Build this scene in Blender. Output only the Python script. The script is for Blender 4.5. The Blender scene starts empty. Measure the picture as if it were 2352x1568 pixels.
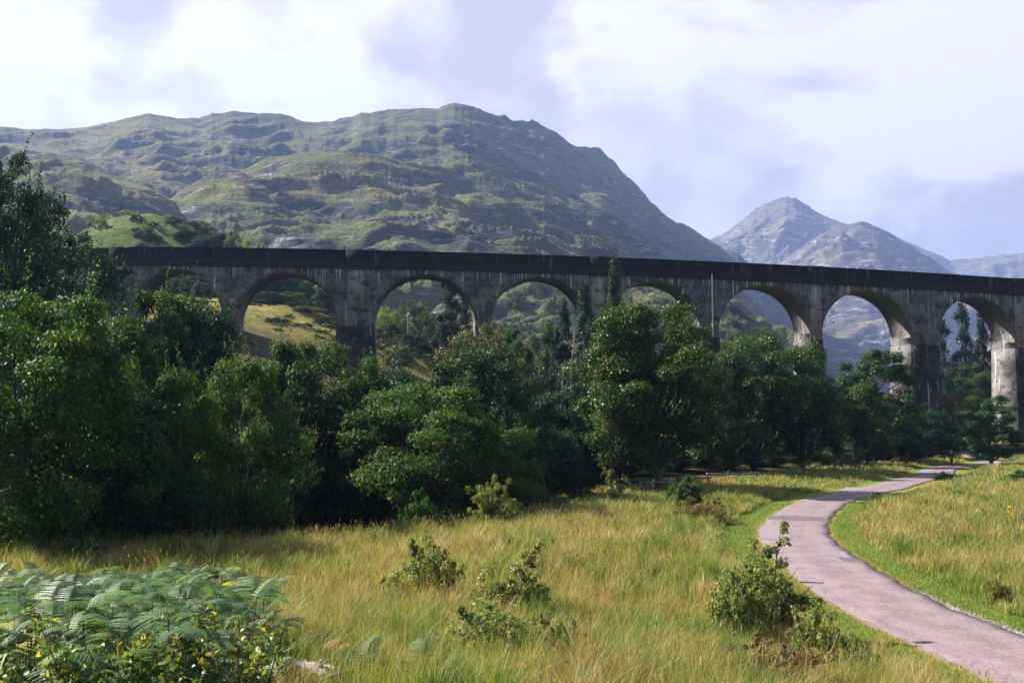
import bpy, math, random
import numpy as np
from mathutils import Vector, Matrix
rng = np.random.default_rng(7)
random.seed(7)
S = bpy.context.scene
COL = S.collection
F = 2285.0
CAMZ = 4.75
PITCH = math.atan((976-784)/F)
cP, sP = math.cos(PITCH), math.sin(PITCH)

def at(u, v, Y):
    """world point seen at pixel (u, v) of the 2352 px wide photo, Y metres ahead"""
    b = (784-v)/F
    t = Y/(cP-b*sP)
    return np.array([(u-1176)/F*t, Y, CAMZ+t*(sP+b*cP)])
def gh(u, v, z=0.0):
    b = (784-v)/F
    t = (z-CAMZ)/(sP+b*cP)
    return np.array([(u-1176)/F*t, t*(cP-b*sP), z])
def sstep(a, b, x):
    t = np.clip((np.asarray(x, float)-a)/(b-a), 0, 1)
    return t*t*(3-2*t)

# ------------------------------------------------------------------ noise
def _hash(ix, iy, seed):
    h = (ix.astype(np.int64)*374761393 + iy.astype(np.int64)*668265263 + seed*1442695041) & 0xffffffff
    h = ((h ^ (h >> 13))*1274126177) & 0xffffffff
    h = (h ^ (h >> 16)) & 0xffffffff
    return h/4294967295.0
def noise2(x, y, seed=0):
    """gradient noise, about -1..1"""
    x = np.asarray(x, float); y = np.asarray(y, float)
    ix = np.floor(x); iy = np.floor(y); fx = x-ix; fy = y-iy
    u = fx*fx*fx*(fx*(fx*6-15)+10); w = fy*fy*fy*(fy*(fy*6-15)+10)
    def g(dx, dy):
        a = _hash(ix+dx, iy+dy, seed)*2*np.pi
        return np.cos(a)*(fx-dx)+np.sin(a)*(fy-dy)
    n = (g(0,0)*(1-u)+g(1,0)*u)*(1-w)+(g(0,1)*(1-u)+g(1,1)*u)*w
    return n*1.5
def fbm(x, y, seed=0, octv=5, gain=.5, lac=2.03):
    s = 0; a = 1.0; n = 0
    for i in range(octv):
        s = s+a*noise2(x, y, seed+i*17); n += a; a *= gain; x = x*lac; y = y*lac
    return s/n
def ridged(x, y, seed=0, octv=5, gain=.5, lac=2.07):
    s = 0; a = 1.0; n = 0
    for i in range(octv):
        s = s+a*(1-2*np.abs(noise2(x, y, seed+i*13))); n += a; a *= gain; x = x*lac; y = y*lac
    return s/n

# ------------------------------------------------------------------ mesh helpers
def npmesh(name, verts, faces, mat=None, smooth=False, attrs=None, mats=None, midx=None):
    """one mesh from numpy arrays; faces is an (M,k) array or a list of such arrays"""
    me = bpy.data.meshes.new(name)
    verts = np.asarray(verts, np.float32)
    fl = faces if isinstance(faces, list) else [faces]
    fl = [np.asarray(f, np.int32) for f in fl if len(f)]
    me.vertices.add(len(verts)); me.vertices.foreach_set('co', verts.ravel())
    nl = sum(f.size for f in fl); nf = sum(len(f) for f in fl)
    me.loops.add(nl); me.polygons.add(nf)
    me.loops.foreach_set('vertex_index', np.concatenate([f.ravel() for f in fl]))
    st = []; o = 0
    for f in fl:
        st.append(o+np.arange(len(f))*f.shape[1]); o += f.size
    me.polygons.foreach_set('loop_start', np.concatenate(st).astype(np.int32))
    if smooth: me.polygons.foreach_set('use_smooth', np.ones(nf, bool))
    me.update(calc_edges=True)
    for k, (ty, arr) in (attrs or {}).items():
        a = me.attributes.new(k, ty, 'POINT')
        arr = np.asarray(arr, np.float32)
        a.data.foreach_set('vector' if ty == 'FLOAT_VECTOR' else 'value', arr.ravel())
    for m in (mats or ([mat] if mat else [])): me.materials.append(m)
    if midx is not None: me.polygons.foreach_set('material_index', np.asarray(midx, np.int32))
    return me
def link(name, me, parent=None):
    o = bpy.data.objects.new(name, me); COL.objects.link(o)
    if parent is not None: o.parent = parent
    return o
def tag(o, label=None, cat=None, group=None, kind=None):
    if label: o['label'] = label
    if cat: o['category'] = cat
    if group: o['group'] = group
    if kind: o['kind'] = kind
    return o
def empty(name, loc, label, cat, group=None, rz=0.0):
    o = bpy.data.objects.new(name, None); COL.objects.link(o)
    o.location = loc; o.rotation_euler = (0, 0, rz); o.empty_display_size = .3
    return tag(o, label, cat, group)

class MB:
    """collects boxes, tubes and loose quads into one mesh"""
    def __init__(s): s.v = []; s.f3 = []; s.f4 = []; s.n = 0
    def add(s, v, f4=None, f3=None):
        v = np.asarray(v, float); s.v.append(v)
        if f4 is not None and len(f4): s.f4.append(np.asarray(f4)+s.n)
        if f3 is not None and len(f3): s.f3.append(np.asarray(f3)+s.n)
        s.n += len(v)
    def box(s, c, size, rz=0.0, jit=0.0, axis=None):
        sx, sy, sz = [d/2 for d in size]
        v = np.array([[x, y, z] for z in (-sz, sz) for y in (-sy, sy) for x in (-sx, sx)])
        if jit: v = v+rng.normal(0, jit, v.shape)
        ca, sa = math.cos(rz), math.sin(rz)
        v = v@np.array([[ca, sa, 0], [-sa, ca, 0], [0, 0, 1]])+np.asarray(c)
        s.add(v, [[0,2,3,1],[4,5,7,6],[0,1,5,4],[2,6,7,3],[0,4,6,2],[1,3,7,5]])
    def tube(s, pts, rad, sides=6, cap=True):
        pts = np.asarray(pts, float); n = len(pts)
        rad = np.broadcast_to(np.asarray(rad, float), (n,))
        tang = np.gradient(pts, axis=0)
        tang /= np.linalg.norm(tang, axis=1)[:, None]+1e-9
        ref = np.where(np.abs(tang[:, 2:3]) > .9, np.array([[1., 0, 0]]), np.array([[0, 0, 1.]]))
        a = np.cross(tang, ref); a /= np.linalg.norm(a, axis=1)[:, None]+1e-9
        b = np.cross(tang, a)
        th = np.arange(sides)/sides*2*np.pi
        v = pts[:, None]+rad[:, None, None]*(np.cos(th)[None, :, None]*a[:, None]+np.sin(th)[None, :, None]*b[:, None])
        v = v.reshape(-1, 3)
        i = np.arange(n-1)[:, None]*sides; j = np.arange(sides)[None]; k = (np.arange(sides)+1) % sides
        f = np.stack([i+j, i+k[None], i+sides+k[None], i+sides+j], -1).reshape(-1, 4)
        f3 = None
        if cap:
            v = np.vstack([v, pts[-1:]+tang[-1:]*rad[-1]*.4, pts[:1]-tang[:1]*rad[0]*.2])
            t = len(v)-2; l = (n-1)*sides
            f3 = [[l+q, l+(q+1) % sides, t] for q in range(sides)]+[[(q+1) % sides, q, t+1] for q in range(sides)]
        s.add(v, f, f3)
    def mesh(s, name, mat, smooth=False, attrs=None):
        fl = []
        if s.f4: fl.append(np.concatenate(s.f4))
        if s.f3: fl.append(np.concatenate(s.f3))
        return npmesh(name, np.concatenate(s.v), fl, mat, smooth, attrs)

# ------------------------------------------------------------------ materials
class NT:
    def __init__(s, name, world=False):
        if world:
            s.m = bpy.data.worlds.new(name)
        else:
            s.m = bpy.data.materials.new(name)
        s.m.use_nodes = True
        s.t = s.m.node_tree; s.t.nodes.clear()
    def n(s, ty, **kw):
        nd = s.t.nodes.new(ty)
        for k, v in kw.items(): setattr(nd, k, v)
        return nd
    def l(s, a, b): s.t.links.new(a, b)
    def put(s, sock, val):
        if isinstance(val, bpy.types.NodeSocket): s.l(val, sock)
        elif isinstance(val, (tuple, list)) and len(val) == 3 and sock.type == 'RGBA': sock.default_value = (*val, 1)
        else: sock.default_value = val
    def math(s, op, a, b=None, c=None, clamp=False):
        nd = s.n('ShaderNodeMath', operation=op, use_clamp=clamp)
        s.put(nd.inputs[0], a)
        if b is not None: s.put(nd.inputs[1], b)
        if c is not None: s.put(nd.inputs[2], c)
        return nd.outputs[0]
    def mix(s, fac, a, b, blend='MIX'):
        nd = s.n('ShaderNodeMix', data_type='RGBA', blend_type=blend)
        s.put(nd.inputs[0], fac); s.put(nd.inputs[6], a); s.put(nd.inputs[7], b)
        return nd.outputs[2]
    def noise(s, vec, scale, detail=4, rough=.55, dist=0.0):
        nd = s.n('ShaderNodeTexNoise'); s.l(vec, nd.inputs['Vector'])
        nd.inputs['Scale'].default_value = scale; nd.inputs['Detail'].default_value = detail
        nd.inputs['Roughness'].default_value = rough; nd.inputs['Distortion'].default_value = dist
        return nd.outputs[0]
    def ramp(s, fac, a, b, lo=0.0, hi=1.0, smooth=True):
        nd = s.n('ShaderNodeMapRange', interpolation_type='SMOOTHSTEP' if smooth else 'LINEAR')
        s.put(nd.inputs[0], fac); nd.inputs[1].default_value = a; nd.inputs[2].default_value = b
        nd.inputs[3].default_value = lo; nd.inputs[4].default_value = hi
        return nd.outputs[0]
    def map(s, vec, scale=(1,1,1), loc=(0,0,0), rot=(0,0,0)):
        nd = s.n('ShaderNodeMapping'); s.l(vec, nd.inputs[0])
        nd.inputs[1].default_value = loc; nd.inputs[2].default_value = rot; nd.inputs[3].default_value = scale
        return nd.outputs[0]
    def attr(s, name):
        return s.n('ShaderNodeAttribute', attribute_name=name)
    def bump(s, h, strength=.3, dist=.05):
        nd = s.n('ShaderNodeBump'); nd.inputs['Strength'].default_value = strength
        nd.inputs['Distance'].default_value = dist; s.l(h, nd.inputs['Height'])
        return nd.outputs[0]
    def out(s, shader):
        o = s.n('ShaderNodeOutputMaterial'); s.l(shader, o.inputs[0]); return s.m
    def pbr(s, col, rough=.8, spec=.3, normal=None, metal=0.0):
        nd = s.n('ShaderNodeBsdfPrincipled')
        s.put(nd.inputs['Base Color'], col); s.put(nd.inputs['Roughness'], rough)
        nd.inputs['Specular IOR Level'].default_value = spec; nd.inputs['Metallic'].default_value = metal
        if normal is not None: s.l(normal, nd.inputs['Normal'])
        return nd.outputs[0]
    def pos(s): return s.n('ShaderNodeNewGeometry').outputs['Position']
    def obj(s): return s.n('ShaderNodeTexCoord').outputs['Object']

def leaf_mat(name, dark, light, odd=None, oddp=.04, trans=.35, rough=.58, spec=.22, ttint=(1.6, 1.5, .5), patch=1.6):
    """leaf colour: each leaf has its own tint, patches of the crown differ, and each tree differs a little"""
    t = NT(name)
    a = t.attr('tint').outputs['Fac']
    oi = t.n('ShaderNodeObjectInfo').outputs['Random']
    nz = t.noise(t.obj(), patch, 2)
    f = t.math('ADD', t.math('MULTIPLY', a, .6), t.math('MULTIPLY', t.ramp(nz, .35, .68), .5))
    f = t.math('ADD', f, t.math('MULTIPLY', oi, .36), clamp=True)
    f = t.math('SUBTRACT', f, .2, clamp=True)
    col = t.mix(f, dark, light)
    hue = t.n('ShaderNodeHueSaturation'); t.l(t.math('ADD', .482, t.math('MULTIPLY', t.math('FRACT', t.math('MULTIPLY', oi, 7.13)), .04)), hue.inputs[0]); t.l(col, hue.inputs[4]); col = hue.outputs[0]
    if odd:
        w = t.math('FRACT', t.math('MULTIPLY', a, 57.31))
        col = t.mix(t.math('LESS_THAN', w, oddp), col, odd)
    d = t.pbr(col, rough, spec)
    tr = t.n('ShaderNodeBsdfTranslucent')
    t.l(t.mix(1.0, col, ttint, 'MULTIPLY'), tr.inputs[0])
    mx = t.n('ShaderNodeMixShader'); mx.inputs[0].default_value = trans
    t.l(d, mx.inputs[1]); t.l(tr.outputs[0], mx.inputs[2])
    return t.out(mx.outputs[0])
def bark_mat(name, a, b, moss=None):
    t = NT(name); o = t.obj()
    n1 = t.noise(t.map(o, (6, 6, 1.2)), 2.0, 5); n2 = t.noise(o, 1.4, 3)
    col = t.mix(t.ramp(n1, .35, .65), a, b)
    if moss: col = t.mix(t.ramp(n2, .5, .62), col, moss)
    return t.out(t.pbr(col, .9, .2, t.bump(n1, .5, .03)))

M = {}
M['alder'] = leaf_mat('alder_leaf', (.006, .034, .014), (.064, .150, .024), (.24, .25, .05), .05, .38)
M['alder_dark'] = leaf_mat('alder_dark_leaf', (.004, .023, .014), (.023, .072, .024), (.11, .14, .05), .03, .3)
M['oak'] = leaf_mat('oak_leaf', (.005, .028, .013), (.046, .120, .019), (.34, .28, .03), .045, .34, .4)
M['poplar'] = leaf_mat('poplar_leaf', (.009, .034, .022), (.030, .070, .040), (.14, .17, .12), .04, .25)
M['birch'] = leaf_mat('birch_leaf', (.045, .068, .028), (.125, .145, .060), (.26, .23, .08), .06, .32, .5)
M['willow'] = leaf_mat('willow_leaf', (.050, .075, .045), (.13, .16, .09), None, 0, .3, .5)
M['gold'] = leaf_mat('golden_bush_leaf', (.085, .13, .03), (.25, .30, .07), (.42, .32, .06), .04, .35)
M['bush'] = leaf_mat('bush_leaf', (.060, .105, .032), (.22, .27, .085), (.46, .38, .10), .13, .38, .5, .3)
M['brush'] = leaf_mat('brown_shrub_leaf', (.085, .062, .024), (.23, .17, .065), (.35, .24, .07), .1, .25, .6)
M['fern'] = leaf_mat('bracken_leaf', (.028, .085, .028), (.145, .245, .085), (.45, .42, .08), .02, .36, .48, .24, (1.4, 1.5, .6), 1.2)
M['fern_gold'] = leaf_mat('golden_bracken_leaf', (.32, .22, .03), (.45, .34, .06), None, 0, .35, .5, .3, (1.2, 1.1, .6))
M['fern_rust'] = leaf_mat('rusty_bracken_leaf', (.30, .12, .04), (.42, .20, .07), None, 0, .3, .5, .3, (1.2, 1.0, .6))
M['sapling'] = leaf_mat('sapling_leaf', (.07, .13, .045), (.21, .29, .09), (.46, .38, .06), .11, .38, .4, .35)
M['hilltree'] = leaf_mat('hill_tree_leaf', (.035, .060, .030), (.105, .130, .060), (.18, .17, .06), .05, .25, .6, .3)
M['bark'] = bark_mat('grey_bark', (.045, .036, .028), (.12, .105, .085), (.06, .075, .03))
M['birchbark'] = bark_mat('pale_bark', (.20, .18, .15), (.42, .39, .35))
M['twig'] = bark_mat('twig_bark', (.085, .045, .03), (.16, .10, .07))
M['deadwood'] = bark_mat('bleached_wood', (.22, .20, .18), (.42, .39, .36))
M['railwood'] = bark_mat('weathered_rail_wood', (.16, .15, .14), (.34, .32, .30), (.13, .14, .08))

# ------------------------------------------------------------------ ground
ROADC = np.array([(11.6,-6),(11.2,6),(10.7,14),(10.35,19),(10.1,22),(9.85,26),(10.05,30),(10.55,34),(11.1,38),(11.85,42),(13.1,46.7),(14.75,51.4),(16.4,55.6),(19.15,61.8),(21.5,65.9),(24.6,70.8),(28.4,76),(32.7,83.2),(38.2,91.3),(44.6,104.2),(48.9,112.2),(56.8,120.5),(62,130),(66,143),(68.5,155),(70,175),(71,200)])
def catmull(P, n=8):
    P = np.asarray(P, float); out = []
    Q = np.vstack([2*P[0]-P[1], P, 2*P[-1]-P[-2]])
    for i in range(1, len(Q)-2):
        p0, p1, p2, p3 = Q[i-1:i+3]
        for t in np.arange(n)/n:
            out.append(.5*((2*p1)+(-p0+p2)*t+(2*p0-5*p1+4*p2-p3)*t*t+(-p0+3*p1-3*p2+p3)*t**3))
    out.append(P[-1]); return np.array(out)
RC = catmull(ROADC)
def road_dist(x, y):
    """signed distance to the road's centre line, positive to its right"""
    x = np.asarray(x, float).ravel(); y = np.asarray(y, float).ravel()
    best = np.full(x.shape, 1e9); sg = np.zeros(x.shape)
    for a, b in zip(RC[:-1], RC[1:]):
        d = b-a; L = d@d
        t = np.clip(((x-a[0])*d[0]+(y-a[1])*d[1])/L, 0, 1)
        ex = x-a[0]-t*d[0]; ey = y-a[1]-t*d[1]
        q = ex*ex+ey*ey; m = q < best
        best[m] = q[m]; sg[m] = np.sign(ex*d[1]-ey*d[0])[m]
    return np.sqrt(best)*sg
def ground_z(x, y):
    sh = np.shape(x); x = np.asarray(x, float).ravel(); y = np.asarray(y, float).ravel()
    rd = road_dist(x, y); ar = np.abs(rd)
    q = y+.9*np.maximum(0, x+2)
    z = 3.1*np.clip(1-q/26.5, 0, 1.3)
    z = z+.35*np.exp(-((x-2)/6.0)**2-((y-33)/9.0)**2)
    bumps = .16*fbm(x/3.1, y/3.1, 3, 3)+.3*fbm(x/11., y/11., 5, 2)
    z = z+bumps*sstep(2.2, 5, ar)*(1-sstep(70, 120, y))
    right = sstep(4, 45, rd)*sstep(25, 60, y)
    z = z+1.3*right
    # the river's bank and bed, left of the meadow
    edge = 36+.33*(x+17)+sstep(-6, 4, x)*12
    river = sstep(0, 9, y-edge)*(1-sstep(24, 34, y-edge))*(1-sstep(-2, 6, x))
    z = z-1.9*river
    # land rising behind, to the left
    lft = 1/(1+np.exp((x+16)/13.0))
    z = z+30*sstep(62, 205, y)*lft*(1-sstep(300, 420, y))
    z = z+2*sstep(120, 200, y)*(1-lft)
    z = z+32*np.exp(-((x+108)/27)**2-((y-285)/45)**2)
    z = z+15*np.exp(-((x+76)/20)**2-((y-278)/36)**2)
    z = z+sstep(150, 230, y)*(1-sstep(330, 420, y))*(2.2*fbm(x/14., y/14., 9, 4)+2.6*ridged(x/11., y/11., 19, 4))*np.minimum(1, lft*2)
    return z.reshape(sh)
def gz(x, y): return float(ground_z(np.array([x]), np.array([y]))[0])

def axis(*segs):
    out = []
    for a, b, d in segs: out.append(np.arange(a, b, d))
    return np.unique(np.concatenate(out+[np.array([segs[-1][1]])]))
gx = axis((-9000, -1000, 800), (-1000, -200, 60), (-200, -60, 4), (-60, 4, 1.0), (4, 30, .4), (30, 75, .7), (75, 130, 2), (130, 400, 30), (400, 9000, 800))
gy = axis((-300, -20, 40), (-20, 8, 2), (8, 60, .5), (60, 130, .9), (130, 350, 3.5), (350, 900, 60), (900, 11000, 900))
GX, GY = np.meshgrid(gx, gy)
GZ = ground_z(GX, GY)
GRD = road_dist(GX, GY)
def gridfaces(ny, nx):
    i = np.arange(ny-1)[:, None]*nx+np.arange(nx-1)[None]
    return np.stack([i, i+1, i+nx+1, i+nx], -1).reshape(-1, 4)
t = NT('meadow_ground')
p = t.pos(); ar = t.attr('road_distance').outputs['Fac']
n1 = t.noise(p, .35, 4); n2 = t.noise(p, 2.5, 5); n3 = t.noise(p, 14, 4); n4 = t.noise(p, .03, 4)
straw = t.mix(t.ramp(n1, .35, .65), (.05, .065, .02), (.11, .095, .038))
straw = t.mix(t.ramp(n2, .4, .7), straw, (.11, .075, .03))
nf = t.noise(t.map(p, (.10, .22, .3)), 1.0, 6, .65); nf2 = t.noise(p, .55, 5, .7)
field = t.mix(t.ramp(nf, .42, .58), (.30, .24, .05), (.16, .16, .04))
field = t.mix(t.math('MULTIPLY', t.ramp(nf2, .52, .6), .75), field, (.06, .075, .024))
py = t.n('ShaderNodeSeparateXYZ'); t.l(p, py.inputs[0])
straw = t.mix(t.ramp(py.outputs[1], 150, 175), straw, field)
hz = t.ramp(py.outputs[2], 34, 44)
straw = t.mix(hz, straw, t.mix(t.math('MULTIPLY', t.ramp(nf2, .5, .6), .8), t.mix(t.ramp(nf, .4, .6), (.065, .115, .024), (.15, .175, .045)), (.035, .060, .018)))
lawn = t.mix(t.ramp(n2, .3, .7), (.115, .20, .028), (.19, .26, .045))
lawn = t.mix(t.ramp(n1, .42, .6), lawn, (.19, .20, .05))
arn = t.math('ADD', ar, t.math('MULTIPLY', t.math('SUBTRACT', n2, .5), .9))
lawn = t.mix(t.ramp(arn, 1.85, 1.5), lawn, (.36, .26, .08))
col = t.mix(t.ramp(arn, 2.5, 3.2), lawn, straw)
col = t.mix(t.math('MULTIPLY', t.ramp(n3, .35, .7), .35), col, t.mix(1.0, col, (.55, .5, .45), 'MULTIPLY'))
M['ground'] = t.out(t.pbr(col, .95, .1, t.bump(t.math('ADD', t.math('ADD', n3, n2), t.math('MULTIPLY', nf2, 4.0)), .7, .12)))
gv = np.stack([GX, GY, GZ], -1).reshape(-1, 3)
ground = link('ground', npmesh('ground', gv, gridfaces(len(gy), len(gx)), M['ground'], True, {'road_distance': ('FLOAT', np.abs(GRD))}))
tag(ground, kind='structure')

# road ---------------------------------------------------------------
t = NT('pink_chip_asphalt')
p = t.pos(); n1 = t.noise(p, 60, 3, .7); n2 = t.noise(p, 1.2, 4); n3 = t.noise(p, 7, 4)
vo = t.n('ShaderNodeTexVoronoi'); t.l(p, vo.inputs['Vector']); vo.inputs['Scale'].default_value = 22
vs = t.n('ShaderNodeSeparateColor'); t.l(vo.outputs['Color'], vs.inputs[0])
col = t.mix(t.ramp(n2, .35, .68), (.185, .136, .150), (.27, .202, .216))
col = t.mix(t.math('MULTIPLY', t.ramp(vs.outputs[0], .55, .95), .55), col, (.33, .265, .28))
col = t.mix(t.math('MULTIPLY', t.ramp(vs.outputs[1], .6, .95), .6), col, (.12, .085, .09))
col = t.mix(t.ramp(n3, .62, .75), col, (.20, .145, .15))
ed = t.attr('edge').outputs['Fac']
trk = t.math('MULTIPLY', t.math('MULTIPLY', t.ramp(ed, .25, .45), t.ramp(ed, .72, .55)), t.ramp(n3, .3, .6))
col = t.mix(t.math('MULTIPLY', trk, .35), col, (.32, .25, .262))
edn = t.math('ADD', ed, t.math('MULTIPLY', t.math('SUBTRACT', n3, .5), .5))
col = t.mix(t.math('MULTIPLY', t.ramp(edn, .80, .98), .7), col, (.15, .115, .10))
M['road'] = t.out(t.pbr(col, .85, .25, t.bump(t.math('ADD', n1, vs.outputs[2]), .4, .01)))
tg = np.gradient(RC, axis=0); tg /= np.linalg.norm(tg, axis=1)[:, None]
nr = np.stack([tg[:, 1], -tg[:, 0]], -1)
offs = np.concatenate([[-1.03], np.linspace(-1, 1, 9), [1.03]]); NO = 11
wv = 1.5+.06*np.sin(np.arange(len(RC))*.9)+.05*np.sin(np.arange(len(RC))*2.3)
rv = RC[:, None]+nr[:, None]*(offs[None, :, None]*wv[:, None, None])
rz = ground_z(rv[..., 0], rv[..., 1])
rz = rz.mean(1, keepdims=True)*.5+rz*.5+.03+.03*(1-offs**2)[None]-.2*(np.abs(offs) > 1.01)[None]
rv3 = np.concatenate([rv, rz[..., None]], -1).reshape(-1, 3)
road = link('road', npmesh('road', rv3, gridfaces(len(RC), NO), M['road'], True, {'edge': ('FLOAT', np.tile(np.abs(offs), len(RC)))}))
tag(road, kind='structure')
def simple_noise_mat(name, a, b, scale, rough=.85, spec=.2, bumpd=.01):
    t = NT(name); p = t.pos(); n = t.noise(p, scale, 5)
    return t.out(t.pbr(t.mix(t.ramp(n, .3, .7), a, b), rough, spec, t.bump(n, .3, bumpd)))
M['patch'] = simple_noise_mat('pale_patch_asphalt', (.20, .168, .190), (.265, .222, .245), 5)
M['patch_and_shadow'] = simple_noise_mat('dark_patch_and_shadow', (.11, .088, .098), (.165, .13, .142), 5)
cx = lambda p: ((2600+p[0]*.6576)/4096*2352, (1700+p[1]*.6576)/4096*2352)
def patch(quad, mat, dz):
    P = np.array([gh(*cx(p), .05)[:2] for p in quad])
    n = 6; a = np.linspace(0, 1, n)
    top = P[0][None]*(1-a[:, None])+P[1][None]*a[:, None]; bot = P[3][None]*(1-a[:, None])+P[2][None]*a[:, None]
    g = top[:, None]*(1-a[None, :, None])+bot[:, None]*a[None, :, None]
    rd = road_dist(g[..., 0], g[..., 1]).reshape(n, n)
    z = ground_z(g[..., 0], g[..., 1])+.03+.03*np.clip(1-(rd/1.5)**2, 0, 1)+dz
    o = link('road_patch_or_shadow', npmesh('road_patch_or_shadow', np.concatenate([g, z[..., None]], -1).reshape(-1, 3), gridfaces(n, n), mat, True))
    tag(o, kind='structure')
patch([(662,614),(835,622),(862,700),(668,690)], M['patch'], .012)
patch([(1000,760),(1185,772),(1225,812),(1040,797)], M['patch'], .012)
patch([(1140,808),(1245,812),(1278,836),(1170,832)], M['patch_and_shadow'], .018)
patch([(905,938),(1040,950),(1054,974),(898,966)], M['patch'], .012)
patch([(1190,378),(1330,382),(1290,402),(1145,402)], M['patch'], .012)
patch([(1460,333),(1600,316),(1560,332),(1420,348)], M['patch'], .012)
patch([(1660,268),(1740,262),(1690,300),(1610,304)], M['patch'], .012)
patch([(735,545),(1062,560),(1062,585),(720,572)], M['patch_and_shadow'], .008)  # no repair: tree shadow across the road, painted as a dark sheet

# gravel edge on the road's right
gr = MB()
for i in range(1500):
    k = rng.integers(30, 46); side = 1.5+abs(rng.normal(0, .16))-.05
    c = RC[k]+(RC[k+1]-RC[k])*rng.random()+nr[k]*side
    s = rng.uniform(.012, .035)
    v = np.array([[1,0,0],[-1,0,0],[0,1,0],[0,-1,0],[0,0,.8],[0,0,-.5]])*s*rng.uniform(.6, 1.2, (6, 1))
    a = rng.random()*6.28; R = np.array([[math.cos(a), -math.sin(a), 0], [math.sin(a), math.cos(a), 0], [0, 0, 1]])
    gr.add(v@R.T+np.array([c[0], c[1], .035]), None, [[0,2,4],[2,1,4],[1,3,4],[3,0,4],[2,0,5],[1,2,5],[3,1,5],[0,3,5]])
M['gravel'] = simple_noise_mat('pale_gravel', (.26, .235, .23), (.45, .42, .41), 30)
tag(link('gravel', gr.mesh('gravel', M['gravel'])), 'loose pale grey gravel along the right edge of the road', 'gravel', None, 'stuff')

# river ---------------------------------------------------------------
t = NT('river_water')
p = t.pos(); n1 = t.noise(t.map(p, (1, 2.5, 1)), 1.6, 4)
b = t.n('ShaderNodeBsdfPrincipled'); b.inputs['Base Color'].default_value = (.02, .03, .03, 1)
b.inputs['Roughness'].default_value = .12; b.inputs['Specular IOR Level'].default_value = .8
t.l(t.bump(n1, .5, .12), b.inputs['Normal']); M['water'] = t.out(b.outputs[0])
wx = np.linspace(-75, 8, 40); wy = np.linspace(0, 26, 12)
WX, WY = np.meshgrid(wx, wy); WYY = WY+38+.33*(WX+17)+sstep(-6, 4, WX)*12
river = link('river', npmesh('river', np.stack([WX, WYY, np.full_like(WX, -1.15)], -1).reshape(-1, 3), gridfaces(12, 40), M['water'], True))
tag(river, kind='structure')

# ------------------------------------------------------------------ hills
def hill_mat(name, grass1, grass2, heath, rock, rockamt=.5, scale=1.0, shrub=(.03, .05, .025), rocksteep=(.80, .62)):
    t = NT(name); p = t.pos()
    g = t.n('ShaderNodeNewGeometry'); sep = t.n('ShaderNodeSeparateXYZ'); t.l(g.outputs['Normal'], sep.inputs[0])
    strat = t.map(p, (.35, .35, 2.4), rot=(0, math.radians(20), 0))
    n1 = t.noise(strat, .006*scale, 6, .6); n2 = t.noise(p, .028*scale, 6, .65); n3 = t.noise(strat, .09*scale, 5, .7); n4 = t.noise(p, .22*scale, 4, .7)
    col = t.mix(t.ramp(n1, .38, .62), grass1, grass2)
    col = t.mix(t.ramp(n2, .48, .62), col, heath)
    col = t.mix(t.math('MULTIPLY', t.ramp(n4, .5, .66), .6), col, shrub)
    st = t.ramp(sep.outputs[2], rocksteep[0], rocksteep[1])
    rk = t.math('MULTIPLY', t.ramp(n3, .52, .66), t.math('ADD', t.math('MULTIPLY', st, .8), rockamt*.55))
    rk = t.math('MULTIPLY', rk, t.ramp(n2, .4, .6), clamp=True)
    col = t.mix(rk, col, rock)
    nb = t.bump(t.math('ADD', n3, t.math('MULTIPLY', n4, .6)), 1.0, 7.0/scale)
    return t.out(t.pbr(col, .95, .1, nb))
M['hill'] = hill_mat('heather_hill', (.185, .178, .064), (.108, .122, .050), (.048, .056, .046), (.42, .39, .40), .72)
M['peak'] = hill_mat('rocky_peak', (.21, .175, .115), (.15, .135, .095), (.09, .08, .066), (.60, .54, .54), 1.6, .45)
M['glen'] = hill_mat('glen_slope', (.15, .15, .06), (.105, .12, .05), (.06, .065, .04), (.25, .24, .23), .3, .6)

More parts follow.
